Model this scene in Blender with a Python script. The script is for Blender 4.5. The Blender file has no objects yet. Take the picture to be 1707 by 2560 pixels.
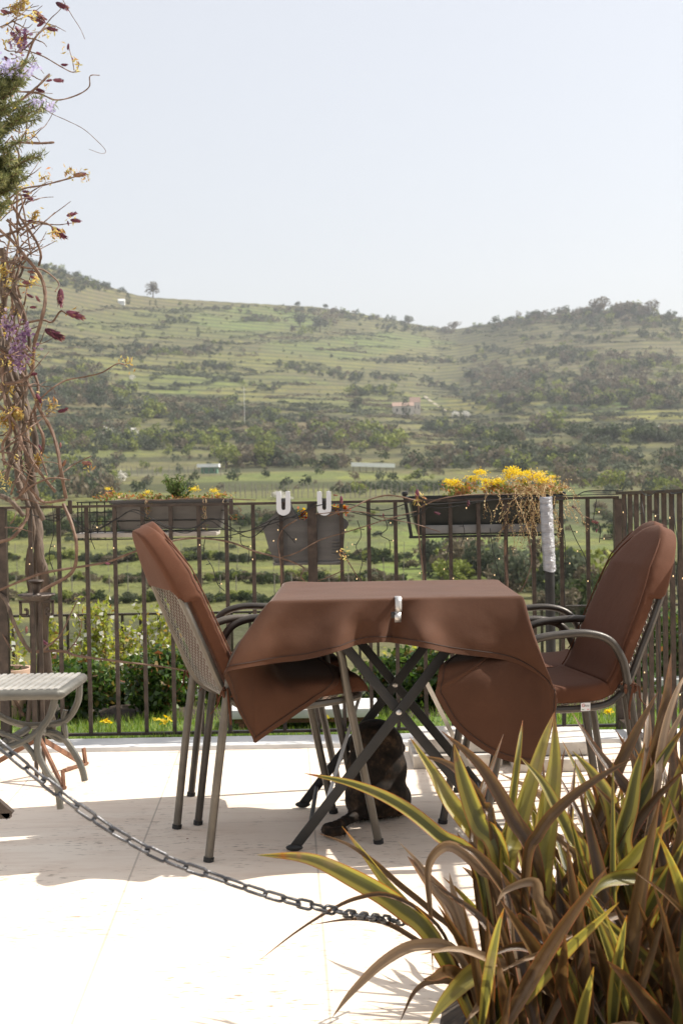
import bpy, bmesh, math, random
import numpy as np
from mathutils import Vector, Matrix, noise as mnoise
R = math.radians
random.seed(7); np.random.seed(7)
scene = bpy.context.scene
COL = scene.collection

# ------------------------------------------------------------------ camera
F = 3555.6; H0 = 1.107; CX, CY = 853.5, 1280.0
PITCH = math.atan(80 / F); ROLL = R(1.0)
_r0 = Vector((1, 0, 0)); _u0 = Vector((0, math.sin(PITCH), math.cos(PITCH))); _f0 = Vector((0, math.cos(PITCH), -math.sin(PITCH)))
_r = _r0 * math.cos(ROLL) - _u0 * math.sin(ROLL); _u = _u0 * math.cos(ROLL) + _r0 * math.sin(ROLL)
CAM = Vector((0, 0, H0))
cd = bpy.data.cameras.new("camera"); cam = bpy.data.objects.new("camera", cd); COL.objects.link(cam)
M = Matrix(((_r.x, _u.x, -_f0.x, 0), (_r.y, _u.y, -_f0.y, 0), (_r.z, _u.z, -_f0.z, H0), (0, 0, 0, 1)))
cam.matrix_world = M
cd.sensor_fit = 'VERTICAL'; cd.sensor_height = 36; cd.sensor_width = 24; cd.lens = 50
cd.clip_start = 0.05; cd.clip_end = 20000
cd.dof.use_dof = True; cd.dof.focus_distance = 4.45; cd.dof.aperture_fstop = 9.0
scene.camera = cam

# ------------------------------------------------------------------ light
SUN = Vector((.66, .145, .75)).normalized()
w = bpy.data.worlds.new("World"); scene.world = w; w.use_nodes = True
nt = w.node_tree; bg = nt.nodes['Background']
sky = nt.nodes.new('ShaderNodeTexSky'); sky.sky_type = 'NISHITA'; sky.sun_disc = False
sky.sun_elevation = math.asin(SUN.z); sky.sun_rotation = math.atan2(SUN.x, SUN.y)
sky.air_density = 1.0; sky.dust_density = 4.0; sky.ozone_density = 1.0; sky.altitude = 200
hz_ = nt.nodes.new('ShaderNodeMix'); hz_.data_type = 'RGBA'; hz_.inputs[0].default_value = .6   # thin high spring haze over the clear sky
nt.links.new(sky.outputs[0], hz_.inputs[6]); hz_.inputs[7].default_value = (4.80, 4.68, 4.56, 1)
nt.links.new(hz_.outputs[2], bg.inputs[0]); bg.inputs[1].default_value = 0.118
ld = bpy.data.lights.new("sun", 'SUN'); ld.energy = 4.3; ld.angle = R(0.55); ld.color = (1, .95, .87)
sun = bpy.data.objects.new("sun", ld); COL.objects.link(sun); sun.rotation_euler = (-SUN).to_track_quat('-Z', 'Y').to_euler()
scene.view_settings.view_transform = 'Standard'; scene.view_settings.look = 'None'
scene.view_settings.exposure = 0.78; scene.view_settings.gamma = 1.0
scene.render.engine = 'CYCLES'
scene.cycles.volume_bounces = 0; scene.cycles.max_bounces = 8; scene.cycles.transparent_max_bounces = 8

# ------------------------------------------------------------------ helpers
def ray(px, py): return (_f0 * F + _r * (px - CX) - _u * (py - CY))
def P(px, py, Y):
    d = ray(px, py); return CAM + d * (Y / d.y)
def Z(px, py, z=0.0):
    d = ray(px, py); return CAM + d * ((z - H0) / d.z)

def tag(o, label=None, cat=None, group=None, kind=None):
    if label: o['label'] = label
    if cat: o['category'] = cat
    if group: o['group'] = group
    if kind: o['kind'] = kind
    return o
def empty(name, loc=(0, 0, 0), rz=0, **k):
    o = bpy.data.objects.new(name, None); COL.objects.link(o); o.location = loc; o.rotation_euler = (0, 0, rz)
    o.empty_display_size = .1
    return tag(o, **k)
def copy_tree(o, parent=None):
    c = o.copy(); COL.objects.link(c)
    if parent: c.parent = parent
    for ch in list(o.children): copy_tree(ch, c)
    return c

class MB:
    def __init__(s): s.v = []; s.f = []; s.r = []; s.uv = []; s.has_uv = False
    def add(s, vs, fs, rnd=None, uvs=None):
        b = len(s.v); s.v += [tuple(v) for v in vs]
        for i, f in enumerate(fs):
            s.f.append(tuple(b + k for k in f)); s.r.append(random.random() if rnd is None else rnd)
            if uvs: s.has_uv = True; s.uv += [uvs[k] for k in f]
            else: s.uv += [(0, 0)] * len(f)
        return s
    def box(s, c, size, rot=None, bev=0.0):
        x, y, z = [q / 2 for q in size]
        if bev > 0:
            b = min(bev, x * .9, y * .9, z * .9); vs = []; 
            bm = bmesh.new(); bmesh.ops.create_cube(bm, size=1)
            for v in bm.verts: v.co = Vector((v.co.x * 2 * x, v.co.y * 2 * y, v.co.z * 2 * z))
            bmesh.ops.bevel(bm, geom=bm.edges[:], offset=b, segments=2, affect='EDGES', profile=.6)
            bm.verts.index_update(); vs = [v.co.copy() for v in bm.verts]; fs = [[v.index for v in f.verts] for f in bm.faces]; bm.free()
        else:
            vs = [Vector((i * x, j * y, k * z)) for i in (-1, 1) for j in (-1, 1) for k in (-1, 1)]
            fs = [(0, 1, 3, 2), (4, 6, 7, 5), (0, 4, 5, 1), (2, 3, 7, 6), (0, 2, 6, 4), (1, 5, 7, 3)]
        if rot is not None: vs = [rot @ v for v in vs]
        c = Vector(c); return s.add([v + c for v in vs], fs, random.random())
    def bar(s, a, b, wdt, thk, up=(0, 1, 0), bev=0.0):
        a = Vector(a); b = Vector(b); d = (b - a); L = d.length; d.normalize()
        u = Vector(up); x = d.cross(u).normalized(); u = x.cross(d)
        rot = Matrix((x, u, d)).transposed()
        return s.box((a + b) / 2, (wdt, thk, L), rot, bev)
    def tube(s, pts, rad, seg=8, closed=False, cap=True, rnd=None):
        pts = [Vector(p) for p in pts]; n = len(pts)
        if n < 2: return s
        rr = rad if isinstance(rad, (list, tuple)) else [rad] * n
        T = []
        for i in range(n):
            if closed: t = pts[(i + 1) % n] - pts[i - 1]
            else: t = pts[min(i + 1, n - 1)] - pts[max(i - 1, 0)]
            if t.length < 1e-9: t = Vector((0, 0, 1))
            T.append(t.normalized())
        a = Vector((0, 0, 1)) if abs(T[0].z) < .9 else Vector((1, 0, 0))
        nrm = T[0].cross(a).normalized(); vs = []
        for i in range(n):
            nrm = (nrm - T[i] * nrm.dot(T[i]))
            if nrm.length < 1e-6: nrm = T[i].orthogonal()
            nrm.normalize(); bn = T[i].cross(nrm)
            for k in range(seg):
                an = 2 * math.pi * k / seg; vs.append(pts[i] + (nrm * math.cos(an) + bn * math.sin(an)) * rr[i])
        fs = []
        m = n if closed else n - 1
        for i in range(m):
            j = (i + 1) % n
            for k in range(seg): fs.append((i * seg + k, i * seg + (k + 1) % seg, j * seg + (k + 1) % seg, j * seg + k))
        if cap and not closed:
            fs.append(tuple(range(seg))[::-1]); fs.append(tuple((n - 1) * seg + k for k in range(seg)))
        return s.add(vs, fs, random.random() if rnd is None else rnd)
    def lathe(s, prof, c=(0, 0, 0), seg=24, wob=None):
        vs = []; c = Vector(c)
        for (r, z) in prof:
            for k in range(seg):
                a = 2 * math.pi * k / seg; q = r * (1 + (wob(a, z) if wob else 0)); vs.append(c + Vector((q * math.cos(a), q * math.sin(a), z)))
        fs = [(i * seg + k, i * seg + (k + 1) % seg, (i + 1) * seg + (k + 1) % seg, (i + 1) * seg + k) for i in range(len(prof) - 1) for k in range(seg)]
        return s.add(vs, fs, random.random())
    def ball(s, c, r, seg=8, rings=6, rnd=None):
        c = Vector(c); rx = r if isinstance(r, (tuple, list)) else (r, r, r); vs = []
        for i in range(rings + 1):
            t = math.pi * i / rings
            for k in range(seg):
                a = 2 * math.pi * k / seg; vs.append(c + Vector((rx[0] * math.sin(t) * math.cos(a), rx[1] * math.sin(t) * math.sin(a), rx[2] * math.cos(t))))
        fs = [(i * seg + k, (i + 1) * seg + k, (i + 1) * seg + (k + 1) % seg, i * seg + (k + 1) % seg) for i in range(rings) for k in range(seg)]
        return s.add(vs, fs, random.random() if rnd is None else rnd)
    def prism(s, poly, y0, y1):      # poly in (x,z), extruded in y
        n = len(poly); vs = [(x, y0, z) for x, z in poly] + [(x, y1, z) for x, z in poly]
        fs = [tuple(range(n)), tuple(range(2 * n - 1, n - 1, -1))] + [(i, i + n, (i + 1) % n + n, (i + 1) % n) for i in range(n)]
        return s.add(vs, fs, random.random())
    def grid(s, rows, closed=False, rnd=None, uv=False):
        n = len(rows); m = len(rows[0]); vs = [p for r_ in rows for p in r_]
        mm = m if closed else m - 1
        fs = [(i * m + j, i * m + (j + 1) % m, (i + 1) * m + (j + 1) % m, (i + 1) * m + j) for i in range(n - 1) for j in range(mm)]
        uvs = [(j / (m - 1), i / (n - 1)) for i in range(n) for j in range(m)] if uv else None
        return s.add(vs, fs, random.random() if rnd is None else rnd, uvs)
    def build(s, name, mat, parent=None, smooth=True, loc=None, ang=40, solid=0, sub=0):
        me = bpy.data.meshes.new(name); me.from_pydata(s.v, [], s.f); me.update()
        at = me.attributes.new('rnd', 'FLOAT', 'FACE'); at.data.foreach_set('value', np.array(s.r, dtype=np.float32))
        if s.has_uv:
            ul = me.uv_layers.new(name='UVMap'); ul.data.foreach_set('uv', np.array(s.uv, dtype=np.float32).ravel())
        bm = bmesh.new(); bm.from_mesh(me); bmesh.ops.recalc_face_normals(bm, faces=bm.faces[:]) if len(s.f) < 60000 and not s.has_uv else None
        bm.to_mesh(me); bm.free()
        if smooth:
            me.shade_smooth()
            try: me.set_sharp_from_angle(angle=R(ang))
            except Exception: pass
        me.materials.append(mat)
        o = bpy.data.objects.new(name, me); COL.objects.link(o)
        if parent: o.parent = parent
        if loc is not None: o.location = loc
        if solid:
            m = o.modifiers.new('solid', 'SOLIDIFY'); m.thickness = solid; m.offset = 0
        if sub:
            m = o.modifiers.new('sub', 'SUBSURF'); m.levels = sub; m.render_levels = sub
        return o

def npmesh(name, V, Q, mat, parent=None, rnd=None, loc=None, smooth=False):
    me = bpy.data.meshes.new(name); V = np.asarray(V, dtype=np.float32); Q = np.asarray(Q, dtype=np.int32); k = Q.shape[1]
    me.vertices.add(len(V)); me.vertices.foreach_set('co', V.ravel())
    me.loops.add(Q.size); me.loops.foreach_set('vertex_index', Q.ravel())
    me.polygons.add(len(Q)); me.polygons.foreach_set('loop_start', np.arange(0, Q.size, k, dtype=np.int32))
    try: me.polygons.foreach_set('loop_total', np.full(len(Q), k, dtype=np.int32))
    except Exception: pass
    me.update(calc_edges=True)
    if rnd is None: rnd = np.random.rand(len(Q))
    at = me.attributes.new('rnd', 'FLOAT', 'FACE'); at.data.foreach_set('value', np.asarray(rnd, dtype=np.float32))
    if smooth: me.shade_smooth()
    me.materials.append(mat)
    o = bpy.data.objects.new(name, me); COL.objects.link(o)
    if parent: o.parent = parent
    if loc is not None: o.location = loc
    return o

def leaf_arrays(C, size, aspect=.5, up=0.0, fold=.15, dirs=None):
    """kite shaped folded leaves at centres C"""
    C = np.asarray(C, dtype=np.float64); n = len(C); size = np.broadcast_to(np.asarray(size, dtype=float), (n,))[:, None]
    a = np.random.randn(n, 3) if dirs is None else np.asarray(dirs) + np.random.randn(n, 3) * .3
    a[:, 2] += up; a /= np.linalg.norm(a, axis=1)[:, None]
    b = np.random.randn(n, 3); b -= (b * a).sum(1)[:, None] * a; b /= np.linalg.norm(b, axis=1)[:, None]
    c = np.cross(a, b)
    V = np.stack([C - a * size * .5, C + b * size * aspect * .5 - a * size * .05 + c * size * fold, C + a * size * .5, C - b * size * aspect * .5 - a * size * .05 + c * size * fold], 1).reshape(-1, 3)
    return V, np.arange(4 * n).reshape(n, 4)

# ------------------------------------------------------------------ materials
def newmat(name):
    m = bpy.data.materials.new(name); m.use_nodes = True; t = m.node_tree; return m, t, t.nodes['Principled BSDF'], t.nodes['Material Output']
def ramp(t, src, stops):
    r = t.nodes.new('ShaderNodeValToRGB'); e = r.color_ramp.elements
    e[0].position = stops[0][0]; e[0].color = (*stops[0][1], 1); e[1].position = stops[-1][0]; e[1].color = (*stops[-1][1], 1)
    for p, c in stops[1:-1]:
        q = e.new(p); q.color = (*c, 1)
    t.links.new(src, r.inputs[0]); return r.outputs[0]
def coord(t, scale=(1, 1, 1), kind='Object', rot=(0, 0, 0)):
    tc = t.nodes.new('ShaderNodeTexCoord'); mp = t.nodes.new('ShaderNodeMapping'); mp.inputs['Scale'].default_value = scale; mp.inputs['Rotation'].default_value = rot
    t.links.new(tc.outputs[kind], mp.inputs[0]); return mp.outputs[0]
def noise(t, vec, sc, det=4, rough=.55):
    n = t.nodes.new('ShaderNodeTexNoise'); n.inputs['Scale'].default_value = sc; n.inputs['Detail'].default_value = det; n.inputs['Roughness'].default_value = rough
    if vec is not None: t.links.new(vec, n.inputs['Vector'])
    return n.outputs[0]
def mixc(t, f, a, b, mode='MIX'):
    n = t.nodes.new('ShaderNodeMix'); n.data_type = 'RGBA'; n.blend_type = mode
    for k, v in ((0, f), (6, a), (7, b)):
        if isinstance(v, (int, float)): n.inputs[k].default_value = v
        elif isinstance(v, tuple): n.inputs[k].default_value = (*v, 1)
        else: t.links.new(v, n.inputs[k])
    return n.outputs[2]
def mth(t, op, a, b=None, c=None):
    n = t.nodes.new('ShaderNodeMath'); n.operation = op
    for k, v in enumerate((a, b, c)):
        if v is None: continue
        if isinstance(v, (int, float)): n.inputs[k].default_value = v
        else: t.links.new(v, n.inputs[k])
    return n.outputs[0]
def bump(t, b, h, s=.3, dist=.01):
    n = t.nodes.new('ShaderNodeBump'); n.inputs['Strength'].default_value = s; n.inputs['Distance'].default_value = dist
    t.links.new(h, n.inputs['Height']); t.links.new(n.outputs[0], b.inputs['Normal'])
def attr(t, name):
    a = t.nodes.new('ShaderNodeAttribute'); a.attribute_name = name; return a
def simple(name, c1, c2, rough=.5, metal=0, sc=8, bs=.2, bsc=60, scale=(1, 1, 1), spec=.5, lo=.35, hi=.7):
    m, t, b, o = newmat(name); v = coord(t, scale)
    t.links.new(ramp(t, noise(t, v, sc, 5), [(lo, c1), (hi, c2)]), b.inputs['Base Color'])
    b.inputs['Roughness'].default_value = rough; b.inputs['Metallic'].default_value = metal; b.inputs['Specular IOR Level'].default_value = spec
    if bs: bump(t, b, noise(t, v, bsc, 3), bs, .004)
    return m
def foliage(name, stops, rough=.45, trans=.45, spec=.4, tint=1.25):
    m, t, b, o = newmat(name); a = attr(t, 'rnd')
    c = ramp(t, a.outputs['Fac'], stops); t.links.new(c, b.inputs['Base Color'])
    b.inputs['Roughness'].default_value = rough; b.inputs['Specular IOR Level'].default_value = spec
    tr = t.nodes.new('ShaderNodeBsdfTranslucent'); hs = t.nodes.new('ShaderNodeHueSaturation'); hs.inputs['Value'].default_value = tint; hs.inputs['Saturation'].default_value = 1.1
    t.links.new(c, hs.inputs['Color']); t.links.new(hs.outputs[0], tr.inputs[0])
    mx = t.nodes.new('ShaderNodeMixShader'); mx.inputs[0].default_value = trans
    t.links.new(b.outputs[0], mx.inputs[1]); t.links.new(tr.outputs[0], mx.inputs[2]); t.links.new(mx.outputs[0], o.inputs[0]); return m

def m_fabric(name, c1, c2, sheen=.5):
    m, t, b, o = newmat(name); v = coord(t)
    a = noise(t, v, 5, 5); fine = noise(t, coord(t, (1, 1, 7)), 150, 2)
    c = ramp(t, a, [(.3, c1), (.75, c2)]); c = mixc(t, mth(t, 'MULTIPLY', fine, .55), c, tuple(x * .45 for x in c1)); t.links.new(c, b.inputs['Base Color'])
    b.inputs['Roughness'].default_value = .82; b.inputs['Sheen Weight'].default_value = sheen; b.inputs['Sheen Roughness'].default_value = .35
    b.inputs['Sheen Tint'].default_value = (1, .85, .75, 1); b.inputs['Specular IOR Level'].default_value = .22
    wv = noise(t, coord(t, (1, 1, 1)), 700, 1)
    wr = noise(t, v, 26, 3)
    bump(t, b, mth(t, 'ADD', mth(t, 'MULTIPLY', wv, .25), wr), .35, .003); return m
FAB = m_fabric('brown_fabric', (.076, .031, .0150), (.106, .045, .023), .22)
FABC = m_fabric('brown_cushion_fabric', (.100, .038, .018), (.136, .053, .027), .06)

def m_stone():
    m, t, b, o = newmat('cream_stone_paving'); v = coord(t)
    big = noise(t, v, 1.3, 5); c = ramp(t, big, [(.3, (.74, .61, .49)), (.7, (.86, .76, .63))])
    st = noise(t, coord(t, (.35, 1.3, 1)), 9, 6, .65); c = mixc(t, ramp(t, st, [(.45, (0, 0, 0)), (.75, (.55, .55, .55))]), c, (.60, .44, .32))
    # pits / brown flecks stretched along x
    fl = noise(t, coord(t, (8, 26, 1), rot=(0, 0, .06)), 2.9, 6, .6); mask = noise(t, v, 2.2, 3)
    f = mth(t, 'MULTIPLY', ramp(t, fl, [(.575, (0, 0, 0)), (.64, (1, 1, 1))]), ramp(t, mask, [(.42, (0, 0, 0)), (.6, (1, 1, 1))]))
    c = mixc(t, mth(t, 'MULTIPLY', f, .7), c, (.20, .13, .08))
    # joints
    sx = t.nodes.new('ShaderNodeSeparateXYZ'); t.links.new(coord(t, rot=(0, 0, R(-2.2))), sx.inputs[0])
    jx = mth(t, 'PINGPONG', mth(t, 'ADD', sx.outputs[0], 10.53), .265)
    jl = mth(t, 'LESS_THAN', jx, .0028)
    jy = mth(t, 'LESS_THAN', mth(t, 'PINGPONG', mth(t, 'ADD', sx.outputs[1], .35), .62), .0022)
    j = mth(t, 'MAXIMUM', jl, mth(t, 'MULTIPLY', jy, .5)); c = mixc(t, mth(t, 'MULTIPLY', j, .55), c, (.33, .27, .22))
    t.links.new(c, b.inputs['Base Color']); b.inputs['Roughness'].default_value = .7; b.inputs['Specular IOR Level'].default_value = .3
    h = mth(t, 'SUBTRACT', mth(t, 'MULTIPLY', noise(t, v, 40, 4), .3), mth(t, 'ADD', f, mth(t, 'MULTIPLY', j, 1.5))); bump(t, b, h, .5, .003); return m
STONE = m_stone()
KERB = simple('white_kerb_stone', (.55, .55, .54), (.72, .71, .68), .7, sc=6)
SLAB = simple('rough_pale_concrete', (.42, .38, .33), (.66, .62, .56), .85, sc=14, bs=.7, bsc=45)
IRON = simple('dark_iron_paint', (.036, .025, .018), (.085, .060, .045), .5, .25, sc=30, bs=.3, bsc=150)
RUST = simple('rusty_iron', (.10, .045, .025), (.28, .14, .08), .8, .2, sc=25, bs=.5, bsc=120)
BLACK = simple('black_coated_steel', (.010, .010, .010), (.020, .018, .016), .55, 0, sc=20, bs=.1)
TUBE = simple('taupe_painted_tube', (.11, .095, .076), (.155, .135, .108), .38, .35, sc=15, bs=.15, bsc=200)
TUBE_SHADED = simple('shaded_taupe_tube', (.05, .042, .034), (.075, .064, .052), .38, .3, sc=15, bs=.15, bsc=200)  # the taupe tube darkened, with the shade on the chairs put into its colour
GREYT = simple('grey_green_garden_metal', (.085, .082, .07), (.15, .142, .12), .5, .3, sc=12, bs=.3, bsc=120)
CHAINM = simple('grey_chain_steel', (.05, .05, .055), (.11, .11, .115), .4, .6, sc=40, bs=.3, bsc=200)
WHITEP = simple('white_plastic', (.62, .63, .64), (.72, .73, .74), .35, sc=5, bs=.05)
PLGREY = simple('grey_brown_plastic', (.085, .08, .073), (.14, .13, .12), .45, sc=4, bs=.15, scale=(1, 1, 6))
PLDARK = simple('dark_green_black_plastic', (.018, .022, .018), (.04, .045, .04), .4, sc=4, bs=.15)
CREAMP = simple('cream_plastic_tray', (.40, .36, .31), (.52, .47, .41), .5, sc=8)
STEEL = simple('bright_steel', (.55, .53, .5), (.68, .66, .62), .42, .75, sc=10, bs=.05)
TAPE = None
TERRA = simple('pale_terracotta', (.42, .27, .19), (.55, .38, .28), .8, sc=9, bs=.3)
PLAST = simple('cream_render_wall', (.50, .45, .38), (.6, .55, .47), .85, sc=2)
ROOFR = simple('faded_clay_roof', (.27, .17, .125), (.36, .25, .19), .85, sc=1.5)
SHEET = simple('pale_sheet_roof', (.80, .81, .80), (.86, .87, .86), .5, sc=.5)
GREENW = simple('green_shed_boards', (.07, .16, .10), (.12, .22, .15), .7, sc=2)
SOIL = simple('dark_soil', (.03, .022, .015), (.09, .065, .045), .95, sc=30, bs=.8)
BARK = simple('grey_brown_bark', (.065, .045, .032), (.19, .14, .105), .9, sc=12, bs=1.0, bsc=50, scale=(3, 3, .6))
TWIG = simple('tan_young_wood', (.10, .055, .034), (.21, .13, .085), .7, sc=30, bs=.4)
DRY = foliage('dry_stem', [(0, (.30, .17, .09)), (.5, (.50, .34, .20)), (1, (.62, .48, .28))], .7, .3)
def m_tape():
    m, t, b, o = newmat('silver_duct_tape'); v = coord(t, (1, 1, 1)); n = noise(t, coord(t, (18, 18, 70)), 1, 5, .7)
    t.links.new(ramp(t, n, [(.3, (.24, .24, .25)), (.7, (.46, .46, .48))]), b.inputs['Base Color']); b.inputs['Metallic'].default_value = .5; b.inputs['Roughness'].default_value = .36
    bump(t, b, n, .9, .012); return m
TAPE = m_tape()

# ------------------------------------------------------------------ ground and terrain
def quadsheet(name, x0, x1, y0, y1, z, mat, nx=1, ny=1):
    b = MB(); rows = [[(x0 + (x1 - x0) * j / nx, y0 + (y1 - y0) * i / ny, z) for j in range(nx + 1)] for i in range(ny + 1)]
    b.grid(rows); return b.build(name, mat, smooth=False)
tag(quadsheet('terrace_paving', -9, 9, -6, 5.86, 0, STONE), kind='structure')
b = MB(); b.box((0, 5.965, -.045), (18, .21, .13), bev=.010); tag(b.build('kerb', KERB), kind='structure')

PY = np.array([6.0, 7.4, 9, 12, 20, 40, 90, 160, 250, 400]); PZ = np.array([0, -.02, -.75, -1.3, -2.1, -3.9, -6.6, -8.3, -6.4, 1.1])
SKX = np.array([-2500, -900, -300, 0, 100, 200, 350, 400, 600, 800, 950, 1080, 1150, 1250, 1350, 1500, 1600, 1707, 2000, 2600, 4200]) + 0.0
SKY_ = np.array([560, 590, 620, 638, 655, 690, 738, 745, 757, 768, 792, 818, 822, 806, 790, 775, 778, 800, 860, 800, 700]) + 0.0
def e_of_u(u):
    px = CX + u * F; return (1200 - (px - CX) * .01745 - np.interp(px, SKX, SKY_)) / F
def yr_of_u(u):
    px = CX + u * F; return np.interp(px, [-900, 0, 400, 1100, 1300, 1707, 2600], [1100, 1150, 1350, 1700, 1500, 1350, 1300])
def vn(x, y, s, seed=0.0):
    return (np.sin(x / s + seed + 1.3 * np.sin(y / s * .9 + seed * 2)) + np.sin(y / s * 1.15 - seed + 1.1 * np.sin(x / s * .8 + 3 * seed)) ) * .5
def hz(x, y):
    x = np.asarray(x, float); y = np.asarray(y, float); u = x / np.maximum(y, 1)
    near = np.interp(y, PY, PZ); e = e_of_u(u); yr = yr_of_u(u)
    t = np.clip((y - 400) / (yr - 400), 0, 1); s = .82 * t ** .9 + .18 * t * t
    far = H0 + e * s * y
    over = np.clip((y - yr) / 300, 0, None)
    far = far - over * 60 - over ** 2 * 10
    z = np.where(y < 400, near, far)
    k = np.clip((y - 60) / 400, 0, 1)
    wn = np.clip((yr - y) / 350, .0, 1)
    z = z + k * (vn(x, y, 70, 1.7) * 3.2 + vn(x, y, 31, .6) * 1.3) * np.where(y > yr - 350, wn, 1)
    kk = np.clip((y - 30) / 60, 0, 1)
    st = 2.2 + 1.8 * np.clip(y / 700, 0, 1)
    fr = z / st - np.floor(z / st); z = z + kk * .35 * st * (np.where(fr < .75, -fr, (fr - .75) * 4 - .75) + .35) * wn
    return z
TM = [None]
def T(px, py, lo=7.5):
    d = ray(px, py); Ys = np.concatenate([np.linspace(lo, 60, 200), np.linspace(60, 1900, 2600)]); X = d.x / d.y * Ys; Zr = H0 + d.z / d.y * Ys
    g = hz(X, Ys); i = np.argmax(g >= Zr)
    if not (g[i] >= Zr[i]): return None
    return Vector((X[i], Ys[i], float(g[i])))

PATCH = [  # px, py, rx, ry, colour (the fields' own colours)
 (250, 800, 330, 70, (.155, .145, .085)), (330, 745, 300, 22, (.19, .16, .11)), (520, 810, 330, 40, (.14, .17, .06)), (640, 800, 160, 28, (.15, .24, .06)),
 (560, 910, 400, 26, (.20, .21, .06)), (560, 960, 260, 28, (.16, .22, .05)), (900, 870, 240, 28, (.15, .22, .06)), (980, 850, 110, 18, (.15, .24, .05)),
 (760, 985, 260, 22, (.21, .21, .06)), (1180, 900, 230, 40, (.20, .20, .08)), (1350, 920, 200, 16, (.19, .17, .10)), (1180, 1010, 180, 20, (.27, .26, .05)),
 (900, 1010, 220, 25, (.17, .21, .06)), (1560, 1040, 300, 14, (.26, .26, .06)), (1500, 1015, 160, 16, (.13, .23, .06)), (760, 1065, 220, 12, (.21, .15, .10)),
 (330, 1010, 180, 14, (.20, .16, .10)), (1000, 1080, 160, 26, (.20, .20, .08)), (1200, 1105, 300, 8, (.26, .25, .06)), (250, 1130, 300, 12, (.15, .18, .06)),
 (800, 1205, 340, 25, (.15, .20, .06)), (960, 1195, 130, 8, (.24, .30, .05)), (640, 1230, 340, 18, (.18, .20, .08)), (300, 1180, 300, 10, (.22, .22, .17)),
 (1500, 870, 300, 20, (.18, .16, .10)), (1600, 835, 250, 10, (.19, .17, .12)), (1690, 880, 80, 20, (.20, .18, .12)),
 (600, 1400, 700, 180, (.15, .185, .05)), (1300, 1330, 500, 70, (.13, .20, .06)), (1400, 1300, 120, 120, (.12, .17, .07)), (1100, 1400, 160, 90, (.17, .28, .04))]
def terrain():
    nu, ny = 520, 560
    U = np.linspace(-.62, .62, nu); Yg = np.concatenate([np.geomspace(7.9, 330, 240), np.linspace(334, 2150, ny - 240)])
    UU, YY = np.meshgrid(U, Yg); X = UU * YY; X[YY < 14] = (UU * 14)[YY < 14]
    Zz = hz(X, YY)
    V = np.stack([X, YY, Zz], -1).reshape(-1, 3)
    idx = np.arange(nu * ny).reshape(ny, nu); Q = np.stack([idx[:-1, :-1], idx[:-1, 1:], idx[1:, 1:], idx[1:, :-1]], -1).reshape(-1, 4)
    m, t, bs, o = newmat('hillside_fields')
    a = attr(t, 'field'); geo = t.nodes.new('ShaderNodeNewGeometry'); sx = t.nodes.new('ShaderNodeSeparateXYZ'); t.links.new(geo.outputs['Position'], sx.inputs[0])
    n1 = noise(t, coord(t), .02, 5); n2 = noise(t, coord(t), .35, 4, .7); n3 = noise(t, coord(t), .006, 3)
    c = a.outputs['Color']
    c = mixc(t, ramp(t, n1, [(.4, (0, 0, 0)), (.7, (.7, .7, .7))]), c, (.15, .125, .07))
    c = mixc(t, ramp(t, n2, [(.48, (0, 0, 0)), (.68, (.75, .75, .75))]), c, (.065, .085, .03)); n4 = noise(t, coord(t, (1, 2.2, 1)), 1.7, 5, .7); c = mixc(t, ramp(t, n4, [(.42, (.6, .6, .6)), (.58, (0, 0, 0))]), c, (.07, .075, .028)); n5 = noise(t, coord(t), .09, 5, .65); c = mixc(t, ramp(t, n5, [(.5, (0, 0, 0)), (.68, (.6, .6, .6))]), c, (.20, .20, .055))
    ph = mth(t, 'ADD', mth(t, 'MULTIPLY', sx.outputs[2], 1.25), mth(t, 'MULTIPLY', n1, 3.2))
    wv = mth(t, 'SINE', ph); msk = mth(t, 'MULTIPLY', ramp(t, wv, [(.2, (0, 0, 0)), (.6, (1, 1, 1))]), .75)
    c = mixc(t, msk, c, (.05, .055, .03))
    ph2 = mth(t, 'SINE', mth(t, 'ADD', mth(t, 'MULTIPLY', sx.outputs[0], 1.15), mth(t, 'MULTIPLY', sx.outputs[1], .42)))
    c = mixc(t, mth(t, 'MULTIPLY', mth(t, 'GREATER_THAN', ph2, .55), mth(t, 'MULTIPLY', ramp(t, n3, [(.45, (0, 0, 0)), (.55, (1, 1, 1))]), .45)), c, (.10, .09, .05))
    t.links.new(c, bs.inputs['Base Color']); bs.inputs['Roughness'].default_value = .95; bs.inputs['Specular IOR Level'].default_value = .1
    bump(t, bs, n2, .8, 1.2)
    ob = npmesh('hillside', V, Q, m, smooth=True)
    px = CX + UU * F; tt = (Zz - H0) / YY; py = 1200 - (px - CX) * .01745 - tt * F
    colr = np.zeros((ny, nu, 3)); colr[:] = (.135, .13, .07)
    nn = vn(X, YY, 55, 2.2)[..., None]; colr = colr * (1 + .2 * nn) 
    for (cx, cy, rx, ry, cc) in PATCH:
        jig = vn(X, YY, 38, cx * .01) * .22
        dd = ((px - cx) / rx) ** 2 + ((py - cy) / ry) ** 2 + jig
        wgt = np.clip((1.08 - dd) / .14, 0, 1)[..., None]; colr = colr * (1 - wgt) + np.array(cc) * wgt
    g_ = colr.mean(-1, keepdims=True); colr = (g_ + (colr - g_) * .82) * np.array([1.0, .93, .78])
    rgba = np.concatenate([colr, np.ones((ny, nu, 1))], -1).astype(np.float32)
    at = ob.data.attributes.new('field', 'FLOAT_COLOR', 'POINT'); at.data.foreach_set('color', rgba.ravel())
    tag(ob, kind='structure')
terrain()
LAWN = simple('short_lawn_turf', (.06, .10, .02), (.12, .18, .04), .9, sc=20, bs=.8)
b = MB(); b.grid([[(-9 + 18 * j / 40, y, z) for j in range(41)] for y, z in ((6.06, -.02), (6.6, -.02), (7.3, -.03), (7.9, -.2), (8.3, -.42), (8.8, -.62), (9.4, -1.1))])
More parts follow.
